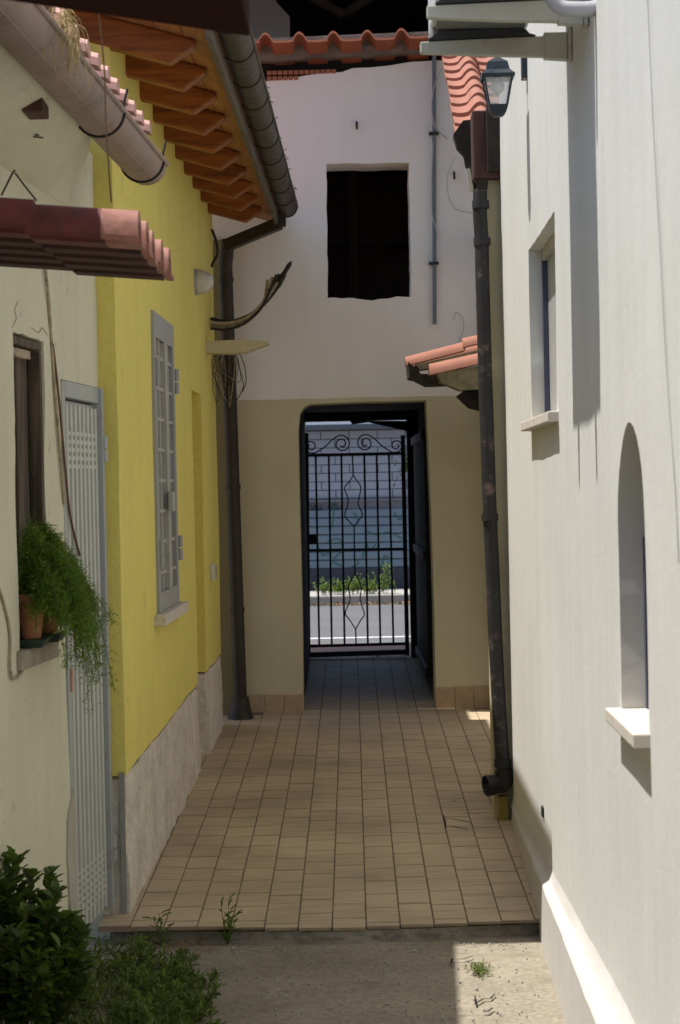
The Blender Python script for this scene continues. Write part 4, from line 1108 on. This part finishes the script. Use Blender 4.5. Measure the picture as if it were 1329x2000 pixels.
for a, b in zip(ring(hG0 * 1.08, zg0), ring(hG1 * 1.05, zg1)):
    m = MB(); m.bar(a, b, .007); m.build('post', M['iron_lantern'], ln)
for i in range(4):
    r0, r1 = ring(hG0 * 1.0, zg0 + .005), ring(hG1 * .98, zg1 - .007)
    m = MB(); j = (i + 1) % 4
    cen = Vector((lc.x, ly, 0)); off = ((r0[i] + r0[j]) / 2 - cen); off.z = 0; off = off.normalized() * .0015
    q = [r0[i], r0[j], r1[j], r1[i]]; m.hexa([p - off for p in q] + [p + off for p in q]); m.build('pane', M['glass'], ln)
m = MB(); zz = (zg0 + zg1) / 2 + .018; m.tube([(lc.x, ly, zg1), (lc.x, ly, zz + .028), (lc.x, ly, zz + .022), (lc.x, ly, zz + .010), (lc.x, ly, zz - .006), (lc.x, ly, zz - .018), (lc.x, ly, zz - .025)], [.012, .013, .019, .027, .028, .020, .004], 14); m.build('bulb', M['bulb'], ln, smooth=True)
m = MB(); wx = RIGHT.pt(ly, 0).x; m.tube(spline([(lc.x, ly, zt0 + .008), (lc.x + .02, ly, zt0 + .03), (wx - .03, ly, zt0 + .03), (wx - .004, ly, lz + .01)], 5), .007, 8); m.build('arm', M['iron_lantern'], ln, smooth=True)
m = MB(); m.wbox(RIGHT, ly - .035, ly + .035, lz - .03, lz + .06, .001, .022); m.build('wall_plate', M['iron_lantern'], ln, bevel=.004)

# ================================================================== fittings of the left side
# dome light
fy_, fz_ = YEL.px(381, 551)
dl = thing('dome_light', YEL.pt(fy_, fz_, 0), 'round grey bulkhead light on the yellow wall near the downpipe', 'wall light')
def dome(nm, r, h, d0, mat, par, zf=1.25):
    m = MB(); n, k = 18, 7; vs = []; c = YEL.pt(fy_, fz_, d0); t = Vector((YEL.b, 1, 0)).normalized()
    for i in range(k):
        a = (math.pi / 2) * i / k
        for j in range(n):
            b = 2 * math.pi * j / n
            vs.append(c + YEL.n * math.sin(a) * h + (t * math.cos(b) + Vector((0, 0, zf * math.sin(b)))) * math.cos(a) * r)
    vs.append(c + YEL.n * h)
    m.add(vs, [(i * n + j, i * n + (j + 1) % n, (i + 1) * n + (j + 1) % n, (i + 1) * n + j) for i in range(k - 1) for j in range(n)] + [((k - 1) * n + j, (k - 1) * n + (j + 1) % n, k * n) for j in range(n)] + [tuple(range(n))])
    return m.build(nm, mat, par, smooth=True)
dome('base', .078, .040, .0, M['fixture'], dl, 1.0); dome('lens', .072, .090, .018, M['lens'], dl, 1.0)
for zz in (-.03, .035):
    m = MB(); c = YEL.pt(fy_, fz_ + zz, .03); m.tube(spline([c + Vector((0, -.055, 0)), c + Vector((.05, -.035, 0)), c + Vector((.068, 0, 0)), c + Vector((.05, .035, 0)), c + Vector((0, .055, 0))], 4), .0035, 6); m.build('guard', M['fixture'], dl, smooth=True)
# ivory canopy slab over the door niche
cy, cz = YEL.px(401, 678)
L_ = (525 - 401) * cy / FPX
m = MB()
a = YEL.n
def cpt(y, d, z): return YEL.pt(y, z, d)
lv = []
for y in (cy, cy + .16):
    lv.append([cpt(y, 0, cz + .035), cpt(y, L_ * .55, cz + .042), cpt(y, L_, cz + .028), cpt(y, L_, cz + .012), cpt(y, L_ * .62, cz - .036), cpt(y, L_ * .4, cz - .040), cpt(y, 0, cz - .034)])
n = 7
m.add(lv[0] + lv[1], [tuple(range(n)), tuple(range(n, 2 * n))] + [(i, (i + 1) % n, n + (i + 1) % n, n + i) for i in range(n)])
cn = tag(m.build('door_canopy', M['ivory'], bevel=.004, root=YEL.pt(cy, cz, 0)), 'tapered ivory door canopy sticking out of the yellow wall', 'canopy')
# intercom
iy, iz = YEL.px(412, 1117)
ic = thing('intercom', YEL.pt(iy, iz, 0), 'small white intercom box low on the yellow wall by the corner', 'intercom')
m = MB(); m.wbox(YEL, iy - .05, iy + .07, iz - .05, iz + .05, .0, .028); m.build('case', M['plastic_white'], ic, bevel=.004)
m = MB(); m.wbox(YEL, iy + .03, iy + .06, iz - .035, iz + .035, .0285, .032); m.build('button_strip', M['fixture'], ic)
# cable bundle bent upwards with taped ends
CBY = 13.6
cbn = thing('cable_bundle', on_y(415, 632, CBY), 'bundle of old painted cables bent upward with black taped ends', 'cable')
for k, (dx, dy, r, mat) in enumerate(((0, 0, .011, 'cable_old'), (3, 9, .010, 'cable_old'), (-3, -7, .011, 'wire'), (6, 3, .010, 'cable_old'), (-2, 13, .009, 'cable_old'), (2, -4, .010, 'cable_old'), (5, 16, .008, 'wire'))):
    pts = [(412, 632 + dy * .6), (440, 634 + dy * .6), (470, 628 + dy * .5), (492, 615 + dy * .4), (515, 590 + dy * .3), (528 + dx * 2.5, 566 - k * 5)]
    if k == 2: pts = [(412, 622), (445, 628), (478, 620), (510, 600), (540, 565), (556, 535), (567, 514)]
    m = MB(); m.tube(spline([on_y(a, b, CBY - .01 * k) for a, b in pts], 6), r, 8); m.build('strand', M[mat], cbn, smooth=True)
for pts in ([(522, 572), (534, 552), (546, 535)], [(542, 560), (556, 533), (570, 510)]):
    m = MB(); m.tube(spline([on_y(a, b, CBY - .02) for a, b in pts], 6), [.019] * 6 + [.014] * 5 + [.006] * 2, 8); m.build('tape', M['wire'], cbn, smooth=True)
# tangle of thin wires below the canopy
tg = thing('wire_tangle', on_y(440, 700, 13.7), 'tangle of thin dark wires hanging beside the left downpipe', 'wires')
rw = random.Random(8)
for i in range(18):
    x0_, x1_ = rw.uniform(410, 462), rw.uniform(412, 466)
    bot_ = rw.uniform(730, 800)
    pts = [(x0_, 690 + rw.uniform(-4, 6)), ((x0_ + rw.uniform(-8, 8)), 715 + rw.uniform(-8, 8)), ((x0_ + x1_) / 2 + rw.uniform(-10, 10), bot_), (x1_ + rw.uniform(-6, 6), 735 + rw.uniform(-20, 20)), (x1_, 690 + rw.uniform(-4, 6))]
    m = MB(); m.tube(spline([on_y(a, b, 13.68 + rw.uniform(-.06, .06)) for a, b in pts], 5), .0019, 5); m.build('wire', M['wire'] if i % 3 else M['cable_old'], tg, smooth=True)
for pts in ([(462, 690), (470, 725), (476, 752), (470, 770), (462, 782)], [(468, 690), (478, 715), (481, 745), (474, 765)], [(440, 772), (455, 774), (464, 770)]):
    m = MB(); m.tube(spline([on_y(a, b, 13.7) for a, b in pts], 6), .003, 5); m.build('wire', M['wire'], tg, smooth=True)
hang('black_cable', [on_y(a, b, 13.75) for a, b in ((414, 448), (422, 470), (425, 495), (417, 512), (413, 522))], .010, M['wire'], 'short black cable loop under the eaves end by the downpipe elbow', 'cable')
hang('drop_wire', [on_y(a, b, 5.7) for a, b in ((186, -20), (197, 60), (205, 150), (207, 235), (213, 330), (218, 396))], .0022, M['wire_red'], 'single thin brown wire hanging in front of the yellow wall', 'wire')
hang('wall_cable', [CREAM.pt(*CREAM.px(a, b), .008) for a, b in ((84, 520), (92, 600), (96, 660), (103, 760), (113, 880), (122, 985))], .006, M['cable_old'], 'old painted cable running down cream wall between window and door', 'cable')
hang('wall_cable', [CREAM.pt(*CREAM.px(a, b), .012) for a, b in ((97, 672), (108, 770), (120, 900), (130, 1000), (142, 1055), (150, 1085))], .0045, M['wire_red'], 'thin brown cable slanting toward the ribbed metal door', 'cable')
hang('wall_cable', [CREAM.pt(*CREAM.px(a, b), .01) for a, b in ((-12, 1140), (2, 1180), (14, 1240), (14, 1300), (20, 1325), (34, 1318), (42, 1300))], .005, M['cable_old'], 'pale cable hooking up below the flower pot window sill', 'cable')

# tile canopies on the cream house
def rib_canopy(root, Y0, pitch, n, xend, zend, slope, xin, pink=0.1, bw=.13, bh=.075):
    for i in range(n):
        y = Y0 + pitch * i
        for seg, (xa, xb, lift) in enumerate(((xend, xend - (.085 if i == 0 else .02), 0.0), (xend - (.0852 if i == 0 else .0202), xend - .26, 0.0), (xend - .25, xin, .010))):
            k = 10; arc = []
            for j in range(k + 1):
                a = math.pi * j / k; arc.append((-math.cos(a) * bw / 2, math.sin(a) ** .7 * bh))
            arc += [(bw / 2 + (pitch - bw), 0.0), (bw / 2 + (pitch - bw), -.012), (bw / 2 - .010, -.012)]
            arc += [(-math.cos(math.pi - math.pi * j / k) * -(bw / 2 - .012) * -1, math.sin(math.pi * j / k) ** .7 * (bh - .012) - .006) for j in range(0)]
            inn = []
            for j in range(k, -1, -1):
                a = math.pi * j / k; inn.append((-math.cos(a) * (bw / 2 - .012), math.sin(a) ** .7 * (bh - .012) - .012))
            arc += inn[1:]
            za = zend + slope * (xend - xa) + lift; zb2 = zend + slope * (xend - xb) + lift
            m = MB(); m.prism(arc, (xa + random.uniform(-.006, .006), y, za), (0, 1, 0), (0, 0, 1), (xb - xa, 0, zb2 - za)); m.build('canopy_tile', M['tile_red_pale'] if seg == 0 else M['redtile'] if i == 0 else M['shade_tile'], root, smooth=True, angle=.7)
M['tile_red_pale'] = plain('sunlit_faded_tile', (0.40, 0.19, 0.15), .75, var=.6, scale=16, bump=.3, dirt=(.22, .08, .06), dscale=9, damt=.02)  # sunlit pink of the tile ends put into a bleached tile colour
e1 = on_y(271, 404, 5.0)
cp = thing('tile_canopy', (-.95, 5.4, e1.z), 'small canopy of red brown barrel tiles with sunlit ends at left', 'canopy')
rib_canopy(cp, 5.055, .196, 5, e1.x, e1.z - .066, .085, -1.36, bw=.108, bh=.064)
zz = e1.z - .075
for x in (-.95, -1.2):
    z = zz + (e1.x - x) * .085 - .032; m = MB(); m.bar((x, 5.0, z), (x, 5.95, z), .04, .035); m.build('batten', M['rotten'], cp, bevel=.003)
PY_ = 4.2
a, b = on_y(100, 14, PY_), on_y(489, 72, PY_)
sl = (b.z - a.z) / (b.x - a.x)
pr = thing('porch_roof', (-.8, 3.9, a.z), 'dark maroon porch roof edge hanging into the top left corner', 'roof')
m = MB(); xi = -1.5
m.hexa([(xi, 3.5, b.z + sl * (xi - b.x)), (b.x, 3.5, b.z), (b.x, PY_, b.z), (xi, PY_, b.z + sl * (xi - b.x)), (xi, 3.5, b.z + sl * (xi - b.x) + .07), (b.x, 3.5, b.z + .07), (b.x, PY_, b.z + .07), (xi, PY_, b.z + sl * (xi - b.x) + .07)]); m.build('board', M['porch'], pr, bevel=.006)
for i in range(3):
    y = 3.62 + .235 * i; k = 8
    arc = [(-math.cos(math.pi * j / k) * .07, math.sin(math.pi * j / k) * .07) for j in range(k + 1)]
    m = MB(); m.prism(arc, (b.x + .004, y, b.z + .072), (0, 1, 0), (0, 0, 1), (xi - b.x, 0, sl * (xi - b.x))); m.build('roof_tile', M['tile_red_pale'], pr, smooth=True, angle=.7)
# dry straw on the gutter
st = thing('dry_straw', cg(5.9), 'tuft of dry straw hanging over the taupe gutter top left', 'straw')
rs_ = random.Random(4); m = MB()
for i in range(60):
    y = rs_.uniform(5.75, 6.0); p = CGUT.pt(y, 2.93 + rs_.uniform(-.02, .04), CGR * rs_.uniform(.6, 1.1))
    q = p + Vector((rs_.uniform(.0, .05), rs_.uniform(-.06, .06), -rs_.uniform(.0, .05))); w_ = q + Vector((rs_.uniform(-.02, .03), rs_.uniform(-.03, .03), -rs_.uniform(.04, .13)))
    m.tube(spline([p, q, w_], 3), .0011, 4)
m.build('stalks', M['straw'], st)
for pts, lab in (([(3, 382), (14, 360), (24, 340), (30, 332)], 'dry twig sprouting behind the tile canopy at far left'), ([(30, 338), (48, 362), (72, 392)], 'thin dry twig leaning over the tile canopy near the gutter')):
    hang('dry_twig', [on_y(a, b, 6.1) for a, b in pts], .003, M['twig'], lab, 'twig')

# ================================================================== plants
def leaf(m, p, d, up, L, w, fold=.25):
    d = d.normalized(); s = d.cross(up)
    if s.length < 1e-3: s = d.cross(Vector((1, 0, 0)))
    s.normalize(); n = s.cross(d)
    m.add([p, p + d * L * .45 + s * w * .5 + n * L * fold * .3, p + d * L * .85 + s * w * .32 + n * L * fold * .1, p + d * L - n * L * fold * .35, p + d * L * .85 - s * w * .32 + n * L * fold * .1, p + d * L * .45 - s * w * .5 + n * L * fold * .3, p + d * L * .5 - n * L * .02],
          [(0, 1, 6), (1, 2, 6), (2, 3, 6), (3, 4, 6), (4, 5, 6), (5, 0, 6)])
def rv(r): 
    while True:
        v = Vector((r.uniform(-1, 1), r.uniform(-1, 1), r.uniform(-1, 1)))
        if .05 < v.length < 1: return v.normalized()
def bush(name, label, cat, base, stems, mats, L, w, seed, wob=.3, per=26, droop=0.0, sr=.004, group=None, inner=0.2):
    """stems: list of (root point, tip point); leaves spiral along each stem"""
    r = random.Random(seed)
    t = thing(name, base, label, cat, group)
    ms, ml = MB(), MB()
    for a, b in stems:
        a, b = Vector(a), Vector(b); mid = a.lerp(b, .5) + rv(r) * (b - a).length * .12 * wob
        path = spline([a, mid, b], 6); ms.tube(path, [sr * (1 - .7 * i / len(path)) for i in range(len(path))], 5)
        for i in range(per):
            f = inner + (1 - inner) * (i / per); k = min(len(path) - 2, int(f * (len(path) - 1))); p = path[k].lerp(path[k + 1], f * (len(path) - 1) - k)
            ax = (path[k + 1] - path[k]).normalized()
            o = rv(r); o = (o - ax * o.dot(ax)).normalized()
            d = o * .8 + ax * r.uniform(.1, .9) + Vector((0, 0, .15 - droop))
            leaf(ml, p, d, Vector((0, 0, 1)), L * r.uniform(.6, 1.15), w * r.uniform(.7, 1.1))
    ms.build('stems', mats[1], t, smooth=True)
    o = ml.build('foliage', mats[0], t)
    for p in o.data.polygons: p.use_smooth = False
    return t
rp = random.Random(21)
# glossy shrub bottom left
base = Vector((-1.04, 6.62, GZ)); stems = []
for i in range(110):
    a = rp.uniform(0, 2 * math.pi); rr = math.sqrt(rp.random()) * .26
    x = base.x + rr * math.cos(a); y = base.y + rr * math.sin(a) * 1.1
    h = .60 * math.sqrt(max(.08, 1 - (rr / .285) ** 2)) * rp.uniform(.72, 1.08)
    x = max(x, -1.25)
    stems.append(((base.x + (x - base.x) * .45, base.y + (y - base.y) * .45, GZ + h * .25), (x, y, GZ + h)))
bush('glossy_shrub', 'dense dark glossy leaved shrub filling the bottom left corner', 'shrub', base, stems, (M['leaf_shrub'], M['twig']), .055, .036, 2, per=40)
# loose weeds spreading from the shrub
stems = []
for i in range(370):
    px = rp.gauss(285, 95); py = rp.uniform(1835, 2090)
    if px < 110 or px > 415: continue
    if py < 1880 + abs(px - 270) * .25 - 40 and rp.random() < .5: continue
    g = on_z(px, py + 40, GZ); 
    if g.x < CREAM.a + CREAM.b * g.y + .06: continue
    h = rp.uniform(.04, .11) * (1.15 if px < 330 else .6)
    a = rp.uniform(0, 2 * math.pi)
    stems.append((g, (g.x + math.cos(a) * h * .8, g.y + math.sin(a) * h * .8, GZ + h)))
bush('leafy_weeds', 'low tangled patch of leafy weeds growing beside the shrub', 'weeds', on_z(270, 1950, GZ), stems, (M['leaf_herb'], M['stem']), .034, .011, 5, per=26, sr=.0018)
# little pink-brown dry litter by the step
def litter(name, label, cat, cx, cy, spread, n, mat, L, w, seed, zf, flat=.2):
    r = random.Random(seed); m = MB()
    for i in range(n):
        p = on_z(cx + r.gauss(0, spread[0]), cy + r.gauss(0, spread[1]), zf(0) if callable(zf) else zf)
        d = rv(r); d.z *= flat; leaf(m, p + Vector((0, 0, .004)), d, Vector((0, 0, 1)), L * r.uniform(.5, 1.2), w)
    return tag(m.build(name, mat, root=on_z(cx, cy, GZ)), label, cat, kind='stuff')
litter('leaf_litter', 'dry brown leaf litter below the tile edge at left', 'leaves', 355, 1850, (40, 10), 110, M['dead_leaf'], .022, .010, 3, GZ + .012)
litter('leaf_litter', 'crumbly reddish litter at the foot of the yellow house plinth', 'leaves', 272, 1815, (22, 6), 90, M['dead_leaf'], .016, .009, 7, GZ + .03)
r = random.Random(91); m = MB()
for i in range(420):
    x = r.uniform(-.8, .66); y = r.uniform(6.7, 8.12) if i % 3 else 8.12 - abs(r.gauss(0, .06)); s = r.uniform(.002, .006) * (1.6 if r.random() < .06 else 1)
    p = Vector((x, y, GZ + .006)); q = [Vector((r.uniform(.6, 1) * s, 0, 0)), Vector((0, r.uniform(.6, 1) * s, 0)), Vector((-r.uniform(.6, 1) * s, 0, 0)), Vector((0, -r.uniform(.6, 1) * s, 0))]
    m.add([p + k for k in q] + [p + Vector((0, 0, s * .9)), p - Vector((0, 0, .01))], [(0, 1, 4), (1, 2, 4), (2, 3, 4), (3, 0, 4), (1, 0, 5), (2, 1, 5), (3, 2, 5), (0, 3, 5)])
tag(m.build('grit', M['kerb'], root=(0, 7.4, GZ)), 'scattered grit and crumbs on the concrete yard', 'grit', kind='stuff')
# single weeds at the step
def weed(label, px, py, hpx, seed, n=3, L=.05, w=.012):
    r = random.Random(seed); g = on_z(px, py, GZ); h = hpx * g.y / FPX; stems = []
    for i in range(n):
        a = r.uniform(0, 6.28); k = r.uniform(.5, 1.0)
        stems.append((g, (g.x + math.cos(a) * .03, g.y + math.sin(a) * .03, GZ + h * k)))
    return bush('step_weed', label, 'weed', g, stems, (M['leaf_weed'], M['stem']), L, w, seed, per=9, sr=.002, group='weeds along the step', inner=.05)
weed('slender weed with curling leaves standing in front of tile edge', 445, 1845, 100, 31, 4)
weed('single upright spiky weed at the left end of tile edge', 316, 1850, 70, 32, 3, .045, .014)
stems = []
for i in range(40):
    g = on_z(936 + rp.gauss(0, 7), 1902 + rp.gauss(0, 5), GZ); stems.append((g, (g.x + rp.uniform(-.03, .03), g.y + rp.uniform(-.03, .03), GZ + rp.uniform(.015, .035))))
bush('grass_tuft', 'tiny bright grass tuft in the sunlit concrete crack', 'grass', on_z(936, 1902, GZ), stems, (M['moss'], M['stem']), .018, .004, 9, per=6, sr=.0012)

# pots with asparagus fern on the old window sill
fr = random.Random(14)
def pot(cx_y, d, label, slabel):
    c = CREAM.pt(cx_y, 1.152, d)
    s = thing('plant_saucer', c, slabel, 'saucer')
    m = MB(); w = .07; h = .028
    v0 = [c + Vector((sx * .042, sy * .065, 0)) for sx, sy in ((-1, -1), (1, -1), (1, 1), (-1, 1))]; v1 = [c + Vector((sx * .055, sy * .08, h)) for sx, sy in ((-1, -1), (1, -1), (1, 1), (-1, 1))]
    m.hexa(v0 + v1); m.build('tray', M['saucer'], s, bevel=.004)
    t = thing('terracotta_pot', c + Vector((0, 0, h)), label, 'pot')
    z = c.z + h + .001
    m = MB(); m.tube([(c.x, c.y, z), (c.x, c.y, z + .07), (c.x, c.y, z + .118), (c.x, c.y, z + .1185), (c.x, c.y, z + .145), (c.x, c.y, z + .146), (c.x, c.y, z + .128)], [.033, .042, .048, .055, .058, .050, .047], 20); m.build('body', M['pot'], t, smooth=True, angle=.5)
    m = MB(); m.tube([(c.x, c.y, z + .126), (c.x, c.y, z + .13)], .0465, 16); m.build('soil', M['soil'], t)
    return Vector((c.x, c.y, z + .13))
q1 = pot(7.17, .010, 'near terracotta pot on the old window sill', 'dark green saucer under the nearer terracotta pot')
q2 = pot(7.42, .012, 'farther terracotta pot on the old window sill, half hidden', 'dark green saucer under the farther terracotta pot')
def fern(q, label, n, seed, reach, drop):
    r = random.Random(seed); t = thing('asparagus_fern', q, label, 'fern')
    ms, ml = MB(), MB()
    for i in range(n):
        a = r.gauss(.15, .75); out = r.uniform(.05, 1.0)
        dirv = (CREAM.n * math.cos(a) + Vector((0, 1, 0)) * math.sin(a))
        R = reach * out; top = r.uniform(.03, .24) * (1.1 - .5 * out); dn = drop * out ** 2.2 * r.uniform(.2, 1.0)
        p0 = q + Vector((r.uniform(-.02, .02), r.uniform(-.02, .02), 0))
        path = spline([p0, p0 + dirv * R * .35 + Vector((0, 0, top)), p0 + dirv * R * .75 + Vector((0, 0, top * .5 - dn * .25)), p0 + dirv * R + Vector((r.uniform(-.02, .02), r.uniform(-.03, .03), -dn))], 8)
        ms.tube(path, .0011, 4)
        for k in range(3, len(path) - 1):
            for _ in range(8):
                o = rv(r); p = path[k].lerp(path[k + 1], r.random()); tip = p + (o + Vector((0, 0, -.2))) * r.uniform(.014, .042)
                for u in range(4):
                    b = p.lerp(tip, .3 + .23 * u); dd = rv(r) * .6 + (tip - p).normalized()
                    L = r.uniform(.007, .013); s = dd.cross(o).normalized() * .0016
                    ml.add([b - s, b + s, b + dd.normalized() * L], [(0, 1, 2)])
    ms.build('stems', M['stem'], t)
    ml.build('foliage', M['leaf_fern'], t)
fern(q1 + Vector((0, 0, .002)), 'feathery asparagus fern growing from the near pot on the sill', 80, 41, .21, .28)
fern(q2 + Vector((0, 0, .002)), 'feathery asparagus fern trailing from the farther pot over the door edge', 85, 42, .22, .50)

# weeds along the far kerb and a leafy twig at the gate
for i, (px, h, lab) in enumerate(((632, 30, 'leftmost clump of weeds on the far street kerb'), (662, 26, 'second weed clump from the left on the far kerb'), (694, 38, 'middle weed clump on the far kerb behind the gate'), (727, 24, 'low weed clump right of middle on the far kerb'), (760, 60, 'tall weed clump at the right end of the far kerb'))):
    g = on_z(px, 1176, .235); r = random.Random(60 + i); stems = []
    for k in range(16):
        x = g.x + r.gauss(0, .07); hh = h * 28.6 / FPX * r.uniform(.4, 1.1)
        stems.append(((x, 28.6 + r.uniform(-.1, .1), .236), (x + r.uniform(-.07, .07), 28.6 + r.uniform(-.12, .1), .236 + hh)))
    bush('kerb_weed', lab, 'weed', (g.x, 28.6, .236), stems, (M['leaf_street'], M['stem']), .05, .022, 70 + i, per=12, sr=.003, group='weeds along the far kerb')
r = random.Random(77); stems = []
for k in range(7):
    stems.append((on_y(800, 905, 19.2), on_y(775 + r.uniform(-6, 14), 895 + r.uniform(-10, 55), 19.2 + r.uniform(-.1, .1))))
bush('leafy_branch', 'bright green leafy branch peeking in at the gate right side', 'branch', on_y(800, 905, 19.2), stems, (M['leaf_street'], M['twig']), .045, .028, 78, per=9, sr=.002)
m = MB(); r = random.Random(5)
for i in range(220):
    p = Vector((r.uniform(-.5, 1.0), 28.3 + r.uniform(-.12, .08), .115)); d = rv(r); d.z = abs(d.z) * .4; leaf(m, p, d, Vector((0, 0, 1)), r.uniform(.03, .07), .03)
tag(m.build('kerb_leaves', M['dead_leaf'], root=(.2, 28.3, .11)), 'line of fallen reddish leaves along the far kerb', 'leaves', kind='stuff')
m = MB()
for i in range(90):
    p = Vector((on_y(730, 1285, 17.95).x + r.uniform(-.04, .30), 17.99 + r.uniform(-.0, .05), .2365)); d = rv(r); d.z = abs(d.z) * .3; leaf(m, p, d, Vector((0, 0, 1)), r.uniform(.012, .03), .012)
tag(m.build('gate_leaves', M['dead_leaf'], root=(.4, 18.0, .236)), 'dry leaves gathered under the iron gate bottom rail', 'leaves', kind='stuff')
